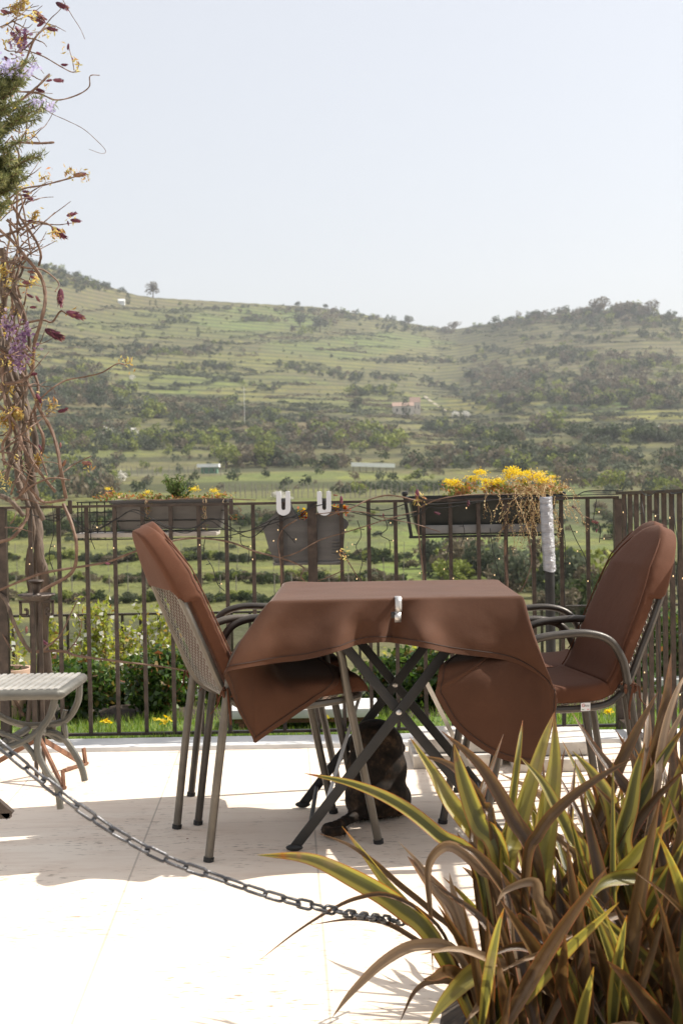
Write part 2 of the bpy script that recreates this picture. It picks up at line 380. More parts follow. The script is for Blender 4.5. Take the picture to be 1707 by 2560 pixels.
tag(b.build('lawn', LAWN), kind='structure')

def grass():
    n = 34000; x = np.random.uniform(-2.6, 2.6, n); y = 6.09 + np.random.rand(n) ** 1.3 * 1.5; 
    z = np.interp(y, [6, 7.3, 7.9], [-.02, -.03, -.2]); h = np.random.uniform(.018, .05, n) * (1 + .5 * vn(x, y, .15, .4)); a = np.random.uniform(0, 6.28, n); wd = .0028
    lean = np.random.randn(n, 2) * .015
    B = np.stack([x, y, z], 1); dx = np.stack([np.cos(a) * wd, np.sin(a) * wd, 0 * a], 1); tip = B + np.stack([lean[:, 0], lean[:, 1], h], 1)
    V = np.stack([B - dx, B + dx, tip], 1).reshape(-1, 3); Qd = np.arange(3 * n).reshape(n, 3)
    m = foliage('grass_blades', [(0, (.10, .17, .025)), (.6, (.20, .30, .05)), (1, (.36, .38, .12))], .6, .5)
    tag(npmesh('grass', V, Qd, m), 'short green grass of the lawn strip beyond the kerb', 'grass', kind='stuff')
grass()

# ------------------------------------------------------------------ hillside trees
def crown_arrays(n, lumps, size, squash=.8):
    """leaf sprays spread through several lumps of a unit crown"""
    C = []; L = []
    for (c, r) in lumps:
        L.append((np.array(c), r))
    tot = sum(r ** 2 for _, r in L)
    for c, r in L:
        k = int(n * r * r / tot); d = np.random.randn(k, 3); d /= np.linalg.norm(d, axis=1)[:, None]
        rad = r * (1 - .35 * np.random.rand(k) ** 2)[:, None]; p = c + d * rad * np.array([1, 1, squash]); C.append(p)
    C = np.concatenate(C); return leaf_arrays(C, np.random.uniform(.6, 1.3, len(C)) * size, .8, fold=.1)
def lumps(seed, n=8, tall=.9):
    rs = np.random.RandomState(seed); out = [((0, 0, .62 * tall), .30)]
    for i in range(n):
        a = rs.rand() * 6.28; rr = rs.uniform(.15, .36); out.append(((rr * math.cos(a), rr * math.sin(a), tall * rs.uniform(.32, .85)), rs.uniform(.13, .24)))
    return out
KINDS = [
 ('wood_dark', [(0, (.022, .034, .014)), (.5, (.042, .058, .022)), (1, (.075, .095, .035))]),
 ('wood_grey', [(0, (.075, .062, .042)), (.5, (.14, .118, .078)), (1, (.22, .185, .12))]),
 ('wood_olive', [(0, (.045, .058, .034)), (.5, (.085, .10, .06)), (1, (.14, .155, .10))]),
 ('wood_fresh', [(0, (.09, .12, .03)), (.5, (.18, .21, .05)), (1, (.27, .28, .08))]),
 ('blossom', [(0, (.45, .42, .36)), (.5, (.6, .58, .52)), (1, (.72, .7, .66))])]
KM = {k: foliage(k, s, .8, .25, .15) for k, s in KINDS}
protoC = {(v, n): crown_arrays(n, lumps(v), .11 if n > 150 else .15 if n > 50 else .24) for v in range(5) for n in (36, 110, 420)}
masses = {k: ([], [], []) for k in KM}; moff = {k: 0 for k in KM}
def mass_tree(p, h, wd, kind, n=110):
    v, q = protoC[(random.randrange(5), n)]; a = random.random() * 6.28; c, s = math.cos(a), math.sin(a)
    V = v.copy(); x = V[:, 0] * c - V[:, 1] * s; y = V[:, 0] * s + V[:, 1] * c
    V = np.stack([x * wd * 1.4 + p.x, y * wd * 1.4 + p.y, V[:, 2] * h + p.z - .12 * h], 1)
    vs, qs, rs = masses[kind]; vs.append(V); qs.append(q + moff[kind]); moff[kind] += len(V)
    rs.append(np.clip(np.random.rand(len(q)) * .6 + random.random() * .4, 0, 1))
D, G_, O, FR, BL = 'wood_dark', 'wood_grey', 'wood_olive', 'wood_fresh', 'blossom'
BANDS = [ # x0,y0,x1,y1,thickness,count,height m,kinds
 (20, 668, 330, 730, 14, 90, 6, (O, D, G_)), (120, 705, 290, 722, 16, 50, 6, (D, O)), (40, 660, 200, 690, 8, 40, 7, (O, D)), (370, 738, 402, 742, 4, 7, 13, (O, G_)),
 (440, 768, 690, 772, 4, 46, 4, (O,)), (410, 800, 470, 806, 12, 22, 5, (O, D)), (610, 790, 700, 806, 9, 26, 6, (G_, O)), (690, 778, 900, 792, 10, 46, 7, (O, G_)),
 (735, 830, 830, 808, 16, 16, 10, (FR, O, G_)), (220, 880, 370, 868, 5, 30, 5, (O,)), (290, 890, 560, 876, 10, 70, 6, (O, D, G_)), (450, 922, 570, 926, 10, 55, 5, (D, O)),
 (90, 990, 330, 995, 26, 150, 8, (D, G_, O)), (90, 940, 260, 930, 16, 50, 6, (O, G_)), (700, 922, 850, 938, 10, 40, 6, (D, O)), (520, 952, 700, 972, 5, 34, 5, (O, D)),
 (370, 1040, 420, 1036, 12, 12, 10, (FR, O)), (420, 1040, 600, 1042, 20, 95, 7, (D, O, G_)), (600, 1045, 720, 1052, 10, 45, 6, (D, O)), (760, 1058, 860, 1072, 10, 40, 6, (D, O)),
 (60, 1065, 330, 1075, 16, 50, 7, (G_, O)), (80, 1110, 560, 1112, 22, 130, 7, (G_, O, D, FR)), (0, 1230, 280, 1235, 26, 60, 6, (D, G_, O)), (0, 1170, 300, 1175, 14, 40, 6, (O, G_)),
 (280, 1115, 420, 1110, 8, 20, 6, (FR, O)), (640, 1095, 1000, 1110, 25, 120, 8, (G_, G_, O, FR)), (600, 1160, 1000, 1165, 8, 75, 5, (D, G_)), (560, 1150, 720, 1160, 10, 24, 8, (G_, O)),
 (850, 788, 1010, 806, 12, 50, 7, (O, D)), (950, 815, 1070, 832, 8, 36, 6, (D, O)), (1050, 828, 1180, 832, 5, 26, 6, (O, G_)), (1190, 818, 1400, 790, 12, 75, 8, (O, G_, D)),
 (1390, 792, 1707, 805, 22, 190, 9, (G_, O, D)), (1480, 780, 1660, 778, 8, 40, 12, (G_, O)), (1300, 848, 1707, 842, 4, 60, 6, (D, O)), (1190, 880, 1450, 888, 10, 70, 7, (D, O)),
 (1380, 895, 1690, 915, 14, 110, 8, (D, G_)), (950, 905, 1230, 902, 7, 60, 6, (D, O)), (1170, 950, 1707, 985, 34, 250, 9, (G_, G_, D, O)), (1250, 1000, 1700, 1010, 14, 130, 8, (D, G_, FR)),
 (850, 945, 1000, 952, 8, 40, 6, (D, O)), (1060, 955, 1150, 975, 8, 34, 6, (D, O)), (1150, 1000, 1300, 1022, 10, 60, 6, (O, D)), (880, 990, 980, 980, 12, 34, 7, (D, FR)),
 (1020, 1068, 1100, 1080, 8, 34, 5, (D, O)), (1100, 1080, 1290, 1098, 14, 110, 7, (D, D, G_)), (1350, 1080, 1380, 1080, 8, 7, 13, (FR, G_)), (1430, 1092, 1707, 1098, 12, 90, 7, (D, O)),
 (1100, 1150, 1707, 1170, 24, 180, 6, (O, G_, O, D)), (1350, 1205, 1707, 1225, 14, 70, 5, (G_, O, FR)), (830, 1168, 1100, 1172, 8, 60, 4.5, (D, G_)), (850, 1228, 1110, 1224, 6, 90, 2.6, (D, O)),
 (540, 1300, 830, 1330, 16, 60, 2.2, (D, D, G_)), (0, 1320, 330, 1330, 22, 90, 2.6, (D, G_, D)), (0, 1400, 1000, 1402, 3, 240, 1.0, (D, O)), (0, 1455, 1000, 1458, 3, 230, .9, (D, G_)),
 (0, 1505, 1000, 1510, 3, 190, .8, (D, O)), (1080, 1420, 1480, 1480, 26, 70, 3.2, (G_, G_, O)), (1360, 1520, 1600, 1560, 16, 40, 1.8, (D, G_)), (1480, 1300, 1707, 1420, 40, 26, 2.4, (D, O)), (900, 1400, 960, 1405, 6, 8, 1.8, (D,)),
 (250, 1090, 300, 1100, 6, 5, 6, (BL,)), (320, 1105, 335, 1105, 3, 2, 6, (BL,)), (260, 1200, 300, 1205, 5, 4, 4, (BL,)), (670, 1245, 740, 1245, 3, 9, 2, (BL,)), (330, 945, 350, 945, 2, 3, 6, (BL,)), (1120, 1045, 1160, 1050, 4, 4, 5, (BL,)), (1615, 1080, 1635, 1085, 3, 2, 6, (BL,))]
for (x0, y0, x1, y1, th, cnt, hh, ks) in BANDS:
    for i in range(int(cnt * 1.25)):
        f = random.random(); px = x0 + (x1 - x0) * f + random.gauss(0, 10); py = y0 + (y1 - y0) * f + random.gauss(0, th * .6) + 4 * math.sin(px * .035 + y0)
        if (485 < px < 565 and 1150 < py < 1196) or (865 < px < 1005 and 1155 < py < 1196) or (965 < px < 1070 and 1005 < py < 1075): continue
        p = T(px, py)
        if p is None: continue
        h = hh * random.choice((.45, .6, .8, 1, 1.2)) * random.uniform(.85, 1.15)
        mass_tree(p, h, h * random.uniform(.5, .9), random.choice(ks + ((G_, O, FR, FR) if random.random() < .4 else ())), 420 if p.y < 260 else 110)
for i in range(420):      # low hedges following the terraces
    x0 = random.uniform(-60, 1720); y0 = random.uniform(760, 1130); L_ = random.uniform(30, 170); sl = random.uniform(-.05, .09); k_ = random.choice((D, O, G_, O)); h0 = random.uniform(1.2, 3.2); x = x0
    while x < x0 + L_:
        x += random.uniform(2, 8); p = T(x, y0 + (x - x0) * sl + 3 * math.sin(x * .03 + y0) + random.gauss(0, .8))
        if p is not None and p.y > 300: h = h0 * random.uniform(.6, 1.4); mass_tree(p, h, h * random.uniform(.6, 1.3), k_, 36)
for i in range(260):      # thickets on the near terraces under the railing
    px = random.uniform(-80, 1720); py = random.choice((random.uniform(1262, 1345), random.uniform(1345, 1500), 1398, 1452, 1506)) + random.gauss(0, 4); p = T(px, py)
    if p is not None and p.y < 420: h = random.uniform(.35, 1.5) * (p.y / 150) ** .5; mass_tree(p, h, h * random.uniform(.7, 1.6), random.choice((D, O, G_, FR, G_)), 420)
for i in range(900):      # scattered single bushes
    px = random.uniform(-150, 1850); py = random.uniform(760, 1240); p = T(px, py)
    if p is None: continue
    h = random.uniform(1.5, 4.5); mass_tree(p, h, h * .7, random.choice((D, O, G_, FR, O)))
NM = {'wood_dark': ('dark_woodland', 'dark green woods and hedgerows massed across the far hillside'), 'wood_grey': ('bare_woodland', 'leafless grey brown woods massed on the far hillside'),
      'wood_olive': ('olive_groves', 'silvery olive groves and scrub massed across the far hillside'), 'wood_fresh': ('spring_woodland', 'fresh yellow green spring woods massed on the far hillside'), 'blossom': ('blossom_thicket', 'white blossoming thickets scattered over the valley')}
for k, (vs, qs, rs) in masses.items():
    if not vs: continue
    tag(npmesh(NM[k][0], np.concatenate(vs), np.concatenate(qs), KM[k], rnd=np.concatenate(rs)), NM[k][1], 'woodland', kind='stuff')

def make_tree(kind, h, wd, seed, label, group, p, cyp=False):
    r_ = empty('cypress_tree' if cyp else 'hillside_tree', p, random.random() * 6, label=label, cat='tree', group=group)
    if cyp:
        n = 260; t = np.random.rand(n); a = np.random.rand(n) * 6.28; rr = wd * .5 * np.sin(np.clip(t * .9 + .1, 0, 1) * np.pi) ** .6 * (.7 + .3 * np.random.rand(n))
        V, Q = leaf_arrays(np.stack([rr * np.cos(a), rr * np.sin(a), h * (.05 + t * .95)], 1), h * .09, .5, up=2)
    else:
        V, Q = crown_arrays(520, lumps(seed, 9), .085); V = V * np.array([wd * 1.4, wd * 1.4, h])
    npmesh('crown', V, Q, KM[kind], r_)
    b = MB(); b.tube([(0, 0, -.3), (.03 * h, 0, h * .3), (0, .02 * h, h * .6)], [h * .035, h * .025, h * .01], 6)
    for k in range(0 if cyp else 4):
        a = k * 1.6 + seed; b.tube([(.02 * h, 0, h * .3), (.14 * wd * math.cos(a), .14 * wd * math.sin(a), h * .5), (.3 * wd * math.cos(a), .3 * wd * math.sin(a), h * .7)], [h * .015, h * .01, h * .004], 5)
    b.build('trunk', BARK, r_); return r_
SINGLE = [ # px, base py, h px, w px, kind, label
 (565, 1172, 62, 62, FR, 'round bright green tree above the small green shed'), (660, 1165, 70, 52, FR, 'yellow green tree right of the round green tree above the shed'),
 (693, 1162, 48, 24, D, 'narrow dark tree beside the yellow green tree'), (383, 743, 42, 30, G_, 'pale bare tree standing alone on the left skyline'),
 (745, 770, 16, 14, D, 'tiny square-looking bush on the skyline above the fields'), (812, 772, 14, 14, D, 'small dark round bush on the skyline'),
 (1500, 790, 52, 40, G_, 'tallest grey tree on the right hill skyline'), (1552, 792, 40, 40, G_, 'grey tree right of the tallest on the right hilltop'), (1622, 796, 46, 44, G_, 'broad grey tree near the right edge of the hilltop'),
 (1340, 800, 24, 22, D, 'small dark tree standing on the right hill slope skyline'), (1022, 800, 24, 26, O, 'small pale tree on the skyline left of the saddle'), (1130, 826, 24, 30, G_, 'small bare tree at the lowest dip of the skyline'),
 (1378, 1082, 44, 50, FR, 'round pale green tree above the lower yellow field'), (335, 1085, 42, 38, FR, 'deep green round tree among bare ones in the left valley'), (890, 1030, 40, 28, D, 'dark pointed tree at the left of the terrace hedge'),
 (750, 820, 40, 34, O, 'large pale crowned tree below the skyline'), (800, 830, 40, 40, O, 'second pale crowned tree below the skyline, right'), (1420, 1220, 62, 55, G_, 'bare spreading tree behind the yellow flower trough'), (1520, 1232, 60, 60, FR, 'yellowish bush tree behind the right railing')]
for i, (px, py, hp, wp, k, lab) in enumerate(SINGLE):
    p = T(px, py)
    if p is None: p = T(px, py + 12)
    if p is None: continue
    s = p.y / F; make_tree(k, hp * s * 1.1, wp * s, 20 + i, lab, 'single trees on the hillside', p)
for px, py, hp, lab in ((321, 762, 30, 'tallest cypress beside the tiny house on the left slope'), (376, 764, 14, 'small cypress left of its twin on the left slope'), (390, 764, 16, 'small cypress right of its twin on the left slope'), (496, 842, 24, 'lone dark cypress in the middle of the terraced fields'), (1014, 1045, 46, 'dark cypress standing in front of the farmhouse')):
    p = T(px, py)
    if p is None: continue
    s = p.y / F; make_tree(D, hp * s, hp * s * (.42 if px != 1014 else .5), 3, lab, 'cypresses on the hillside', p, True)

def house(name, px, py, wpx, hpx, label, cat, wall, roof, depth=.6, gable=True):
    p = T(px, py); s = p.y / F; W_, Hh = wpx * s, hpx * s; r_ = empty(name, (p.x, p.y, p.z - .3), 0, label=label, cat=cat); d = W_ * depth
    b = MB(); b.box((0, d / 2, Hh * .35), (W_, d, Hh * .7)); b.build('wall', wall, r_, False)
    b = MB()
    if gable:
        x, e = W_ / 2 * 1.05, Hh; vs = [(-x, -.04 * d, Hh * .7), (x, -.04 * d, Hh * .7), (x, d * 1.04, Hh * .7), (-x, d * 1.04, Hh * .7), (-x, d / 2, e), (x, d / 2, e)]
        b.add(vs, [(0, 1, 5, 4), (2, 3, 4, 5), (0, 4, 3), (1, 2, 5), (0, 3, 2, 1)])
    else: b.box((-W_ * .06, d / 2, Hh * .86), (W_ * 1.35, d * 1.2, Hh * .32))
    b.build('roof', roof, r_, False)
    for k in (-.3, .0, .3):
        b = MB(); b.box((k * W_, -.03, Hh * .42), (W_ * .08, .1, Hh * .2)); b.build('window', BLACK, r_, False)
    return r_, p, s
h_, p_, s_ = house('farmhouse', 1008, 1038, 52, 34, 'long stone farmhouse with faded red roof behind a cypress', 'house', PLAST, ROOFR)
h_, p_, s_ = house('farmhouse_tower', 1038, 1036, 26, 44, 'taller cream end block of the farmhouse on the hill', 'house', PLAST, ROOFR)
house('hill_cottage', 304, 762, 16, 16, 'tiny pale cottage beside the tall cypress on the left slope', 'house', SHEET, SHEET)
house('garden_shed', 523, 1184, 40, 26, 'small green shed with flat white roof in the valley', 'shed', GREENW, SHEET, 1, False)
p = T(933, 1182); s = p.y / F; r_ = empty('greenhouse_shelter', p, 0, label='long low shelter with white sheet roof in the valley', cat='shelter')
b = MB(); b.bar((-55 * s, 0, 22 * s), (54 * s, 0, 17 * s), 16 * s, 10 * s, (0, 0, 1)); b.build('roof', SHEET, r_, False)
for k in range(7):
    b = MB(); b.box(((-50 + 16.5 * k) * s, 0, 8 * s), (1.5 * s, 1.5 * s, 20 * s)); b.build('post', IRON, r_, False)
p = T(612, 1058); s = p.y / F; b = MB(); b.tube([(0, 0, 0), (0, 0, 92 * s)], .09, 6); b.tube([(-1, 0, 84 * s), (1, 0, 84 * s)], .06, 5); tag(b.build('utility_pole', SHEET, loc=p), 'thin pale utility pole standing in the terraced fields', 'pole')
p = T(1150, 745)
# pale track on the hill
pts = [T(x, y) for x, y in ((1062, 992), (1070, 1000), (1085, 1010), (1100, 1020), (1115, 1030))]
b = MB()
rows = [[q + Vector((-1.3, 0, .5)), q + Vector((1.3, 0, .5))] for q in pts if q]
b.grid(rows); tag(b.build('hill_track', simple('pale_dirt_track', (.24, .20, .14), (.32, .28, .2), .9)), kind='structure')

# vineyard stakes in the near fields
STK = simple('grey_wood_stake', (.12, .105, .085), (.22, .20, .165), .9, sc=3)
b = MB()
for row_y in (1182, 1190, 1232, 1246, 1385, 1430, 1482):
    x0, x1 = (200, 560) if row_y < 1195 else (550, 1100) if row_y < 1300 else (-50, 1100)
    for x in np.arange(x0, x1, 13 if row_y < 1300 else 46):
        p = T(x + random.uniform(-3, 3), row_y + random.uniform(-2, 2))
        if p is not None:
            hh = 1.3 if row_y > 1300 else 2.2
            b.tube([p, p + Vector((random.uniform(-.05, .05), 0, hh))], .035 if row_y > 1300 else .08, 4, cap=False)
tag(b.build('vineyard_stakes', STK, smooth=False), 'rows of thin grey vineyard stakes in the valley fields', 'stakes', kind='stuff')

# ------------------------------------------------------------------ railings
FY = 6.13
def railing():
    r_ = empty('iron_railing', (0, FY, 0), label='brown iron balcony railing running straight across behind the table', cat='railing')
    zt = 1.012; xs = {}
    for x in (-68, 5, 76, 147, 217, 287, 357, 427, 497, 566, 633, 703, 780, 853, 921, 988, 1058, 1125, 1195, 1263, 1332, 1402, 1468, 1545):
        xs[x] = P(x, 1300, FY).x
    for i in range(1, 28): xs[-68 - 70 * i] = P(-68 - 70 * i, 1300, FY).x
    xr = P(1545, 1300, FY).x; xl = min(xs.values())
    b = MB(); b.box(((xl + xr) / 2, 0, zt), (xr - xl, .03, .011)); b.build('top_rail', IRON, r_, False)
    b = MB(); b.box(((xl + xr) / 2, 0, .026), (xr - xl, .026, .011)); b.build('bottom_rail', IRON, r_, False)
    for k, x in xs.items():
        big = k in (5, 780, 1545) or k < -68 and (k + 68) % 770 == 0
        wd = .040 if big else .0165
        b = MB(); z0 = -.03 if big else .0315; b.box((x, 0, (z0 + zt - .0057) / 2), (wd, wd if big else .014, zt - .0057 - z0)); b.build('post' if big else 'bar', IRON, r_, False)
    return xr
XR = railing()
def side_railing():
    r_ = empty('side_railing', (XR, FY, 0), label='brown iron railing running along the right edge toward the viewer', cat='railing')
    L = 7.2; zt = 1.03; sl = .016
    dirv = Vector((0.012, -1, 0)).normalized()
    b = MB(); b.bar(dirv * .03 + Vector((0, 0, zt)), dirv * L + Vector((0, 0, zt + sl * L)), .012, .034, (1, 0, 0)); b.build('top_rail', IRON, r_, False)
    b = MB(); b.bar(dirv * .03 + Vector((0, 0, .05)), dirv * L + Vector((0, 0, .05)), .012, .03, (1, 0, 0)); b.build('bottom_rail', IRON, r_, False)
    n = int(L / .1175)
    for i in range(1, n):
        p = dirv * (.1175 * i); top = zt + sl * .1175 * i - .0065; big = i % 12 == 0
        b = MB(); b.box((p.x, p.y, (.0565 + top) / 2 if not big else top / 2), (.0165 if not big else .036, .0165 if not big else .036, top - (.0565 if not big else 0))); b.build('post' if big else 'bar', IRON, r_, False)
side_railing()
def low_fence():
    Y = 9.2; zt = .262; zb = -.78
    r_ = empty('garden_fence', (0, Y, 0), label='dark lower garden fence standing behind the rose bushes', cat='fence')
    x0, x1 = -3.2, 3.2; b = MB(); b.box(((x0 + x1) / 2, 0, zt), (x1 - x0, .03, .014)); b.box(((x0 + x1) / 2, 0, zb + .1), (x1 - x0, .03, .014)); b.build('rail', IRON, r_, False)
    x = x0
    while x < x1:
        b = MB(); b.box((x, 0, (zt + zb) / 2 - .004), (.017, .017, zt - zb - .007)); b.build('bar', IRON, r_, False); x += .118
low_fence()

# ------------------------------------------------------------------ chairs
def crom(pts, n):
    pts = [Vector(p) for p in pts]; P_ = [pts[0] * 2 - pts[1]] + pts + [pts[-1] * 2 - pts[-2]]; out = []
    m = len(pts) - 1
    for k in range(n + 1):
        t = k / n * m; i = min(int(t), m - 1); f = t - i; a, b_, c, d = P_[i:i + 4]
        out.append(.5 * ((2 * b_) + (c - a) * f + (2 * a - 5 * b_ + 4 * c - d) * f * f + (3 * b_ - a - 3 * c + d) * f ** 3))
    return out
W2 = .20
MESHM = simple('pale_expanded_metal', (.30, .275, .23), (.38, .35, .30), .45, .2, sc=15, bs=.1)
PROF = crom([(-.135, 0, .975), (-.065, 0, .80), (.01, 0, .62), (.06, 0, .505), (.115, 0, .452), (.20, 0, .438), (.33, 0, .440), (.45, 0, .450), (.50, 0, .452)], 60)
LEN = [0]
for i in range(60): LEN.append(LEN[-1] + (PROF[i + 1] - PROF[i]).length)
def prof(s):
    s = max(0, min(LEN[-1], s)); i = max(0, min(59, int(np.searchsorted(LEN, s)) - 1)); f = (s - LEN[i]) / (LEN[i + 1] - LEN[i]); p = PROF[i].lerp(PROF[i + 1], f); t = (PROF[i + 1] - PROF[i]).normalized()
    return p, Vector((-t.z, 0, t.x)) * 1.0, t   # point, normal (front/up), tangent
def hw(s, w=W2 - .01):
    L = LEN[-1]; 
    if s < .42: return w * (max(0, 1 - ((.42 - s) / .42) ** 3.0)) ** .5
    if s > L - .07: return w - .05 * (1 - math.sqrt(max(0, 1 - ((s - L + .07) / .07) ** 2)))
    return w
def make_chair(dark=False):
    tm = TUBE_SHADED if dark else TUBE
    r_ = empty('garden_armchair', cat='chair', group='mesh armchairs around the table')
    L = LEN[-1]
    # shell frame tube
    path = []
    for k in range(0, 81):
        s = L * (k / 80) ** 1.6; p, n, t = prof(s); path.append(Vector((p.x, hw(s), p.z)))
    path2 = [Vector((q.x, -q.y, q.z)) for q in path]
    b = MB(); b.tube(path[::-1][:-1] + path2, .0115, 8, closed=True); b.build('frame', tm, r_)
    # expanded metal
    b = MB(); pitch = .0120; sl = .62; wr = .00095
    for sg in (1, -1):
        c = -W2 * sl
        while c < L + W2 * sl:
            run = []; y = -W2
            while y <= W2 + 1e-6:
                s = c + sg * y * sl + 0
                ok = 0 < s < L and abs(y) < hw(s)
                if ok:
                    p, n, t = prof(s); run.append((Vector((p.x, y, p.z)) , n, t))
                if (not ok or y + .02 > W2) and len(run) > 1:
                    vs = []
                    for q, n, t in run:
                        d = t * wr * 1.9; vs += [q - d + n * .0008 * sg, q + d + n * .0008 * sg]
                    b.add(vs, [(2 * i, 2 * i + 1, 2 * i + 3, 2 * i + 2) for i in range(len(run) - 1)])
                    run = []
                elif not ok: run = []
                y += .02
            c += pitch * 2 
    b.build('mesh_seat', MESHM, r_, False, solid=.0012)
    for s in (1, -1):
        y = s * (W2 + .018)
        arm = crom([(0, y * .98, 0), (.035, y, .28), (.07, y, .53), (.088, y, .60), (.125, y, .652), (.19, y, .674), (.27, y, .673), (.34, y, .664), (.39, y, .64), (.418, y, .59), (.432, y, .50), (.455, y, .38), (.49, y, .20), (.53, y * .98, 0)], 64)
        # legs are split from the arm
        a1 = arm[:14]; a2 = arm[13:46]; a3 = arm[45:]
        b = MB(); b.tube(a1, .0125, 10); b.build('leg', tm, r_)
        b = MB(); b.tube(a2, .0125, 10); b.build('armrest', tm, r_)
        b = MB(); b.tube(a3, .0125, 10); b.build('leg', tm, r_)
        for x in (.085, .44):
            p = Vector((x, s * (W2 - .01), .455 if x > .2 else .50)); b = MB(); b.tube([p, (x, y, p.z)], .008, 6); b.build('bracket', tm, r_)
        for x in (0, .53):
            b = MB(); b.tube([(x, y * .98, 0), (x - (.002 if x else -.002), y * .98, .014)], .0155, 10); b.build('foot_cap', BLACK, r_)
    return r_
def make_cushion():
    r_ = empty('chair_cushion', cat='cushion', group='brown cushions on the armchairs')
    L = LEN[-1]; sb = .50
    def ring(s, hwid, bo, fo, n=36, sq=.34):
        p, nr, t = prof(s); out = []
        for k in range(n):
            a = 2 * math.pi * k / n; c, sn = math.cos(a), math.sin(a)
            yy = hwid * math.copysign(abs(c) ** sq, c); f = math.copysign(abs(sn) ** .42, sn); o = (fo + bo) / 2 + (fo - bo) / 2 * f
            out.append(Vector((p.x, yy, p.z)) - nr * -o)
        return out
    # one cover for the back: boxed front, and a hood that wraps over the top and ends in a hem behind
    rows = []; n = 56; K = 78; s_end = .565
    for k in range(K + 1):
        f = (k / K) ** 1.35; sv = s_end * f; ring_ = []
        for q_ in range(n):
            a = 2 * math.pi * q_ / n; c, sn = math.cos(a), math.sin(a); back = sn < -.02
            smax = .178 + .045 * abs(c) ** 4
            p, nr, t = prof(sv); hooded = sv < smax
            wd = (hw(sv) + .016) if sv > .02 else hw(.02) * (sv / .02) ** .5 + .016 * min(1, sv / .02 + .15)
            if not hooded and sn < .1: wd -= .006
            yy = wd * math.copysign(abs(c) ** .38, c)
            top = min(1, .12 + (sv / .17) ** .62) ; bot = min(1, (K - k) / 3 + .2) ** .5
            fo = .014 + .054 * top * bot * (1 - .10 * abs(c) ** 6); bo = (-.022 if hooded else .013)
            ff = math.copysign(abs(sn) ** .38, sn); o = (fo + bo) / 2 + (fo - bo) / 2 * ff
            wr_ = .0009 * math.sin(sv * 150 + 3 * math.sin(q_ * .7)) * abs(c) ** 2 * min(1, sv * 6) if abs(sn) < .75 else .0012 * math.sin(sv * 21 + q_ * .3)
            yy *= 1 + wr_ * 2.5
            ring_.append(Vector((p.x, yy, p.z)) + nr * (o + wr_) + Vector((-.006, 0, .012)) * max(0, 1 - f * 6))
        rows.append(ring_)
    b = MB(); b.grid(rows, True); b.add(rows[0], [tuple(range(n))]); b.add(rows[-1], [tuple(range(n))]); b.build('back_cover', FABC, r_, ang=50)
    for sg in (1, -1):      # seam piping along the front edges
        pts = []
        for k in range(4, 60):
            sv = s_end * k / 62; p, nr, t = prof(sv); pts.append(Vector((p.x, sg * (hw(sv) + .0125), p.z)) + nr * (.012 + .052 * min(1, .12 + (sv / .17) ** .62)))
        b = MB(); b.tube(pts, .0022, 5); b.build('piping', FABC, r_)
    # seat pad
    rows = []; s0, s1 = sb + .03, L + .012
    for k in range(30):
        f = k / 29; s = s0 + (s1 - s0) * f; e = min(f, 1 - f) * 12; ed = min(1, e + .12) ** .5; wd = (W2 + .002) * (.94 + .06 * ed)
        rows.append(ring(min(s, L), wd, .014, .016 + .060 * ed, 44, .2))
        if s > L: rows[-1] = [q + Vector((s - L, 0, 0)) for q in rows[-1]]
    b = MB(); b.grid(rows, True); b.add(rows[0], [tuple(range(44))]); b.add(rows[-1], [tuple(range(44))]); b.build('seat_pad', FABC, r_, ang=60)
    for s in (1, -1):
        y = s * (W2 + .02)
        b = MB(); c = Vector((.065, y, .50))
        b.tube([c + Vector((.0165 * math.cos(a), .004 * s, .0165 * math.sin(a))) + Vector((0, .012 * math.cos(2 * a) * s, 0)) for a in np.linspace(0, 6.28, 14)[:-1]], .0042, 6, closed=True)
        for k in range(2):
            d = Vector((-.055 + .06 * k, s * (.012 + .004 * k), -.06 - .035 * k))
            q = crom([c, c + Vector((-.02 + .015 * k, .022 * s, .012)), c + d * .6, c + d], 8)
            rows = [[p + Vector((.003, 0, .0015)), p - Vector((.003, 0, .0015))] for p in q]; b.grid(rows)
        b.build('tie', FABC, r_, solid=.0015)
    return r_
chA = make_chair(); chB = make_chair(True); cu = make_cushion()
def put(o, x, y, rz, label, z=0):
    o.location = (x, y, z); o.rotation_euler = (0, 0, rz); o['label'] = label; return o
LX, LY, LA = -.475, 4.33, R(19)
put(chA, LX, LY, LA, 'taupe mesh armchair left of the table, nearer the viewer')
put(cu, LX, LY, LA, 'hooded brown cushion on the nearer left armchair, its mesh back showing below', .001)
BX, BY, BA = -.515, 4.79, R(9)
put(chB, BX, BY, BA, 'shaded armchair left of the table, behind the nearer one')
put(copy_tree(cu), BX, BY, BA, 'brown cushion on the rear left armchair, hidden by the nearer hood')
RX, RY, RA = .865, 4.42, R(180 + 10)
def squash(o, k): o.scale = (1, 1, k); return o
c1 = put(copy_tree(chB), RX, RY, RA, 'mesh armchair right of the table, nearer the viewer')
c1c = put(copy_tree(cu), RX, RY, RA, 'brown hooded cushion with white tag on the nearer right armchair')
put(copy_tree(chB), RX + .075, RY + .415, RA - R(4), 'armchair right of the table, behind the nearer one')
put(copy_tree(cu), RX + .075, RY + .415, RA - R(4), 'brown cushion on the rear right armchair, mostly hidden')

for o_ in COL.objects:
    if o_.name.startswith(('garden_armchair', 'chair_cushion')) and o_.type == 'EMPTY': o_.scale = (1, 1, .955 if o_.location.x > .5 else .985)
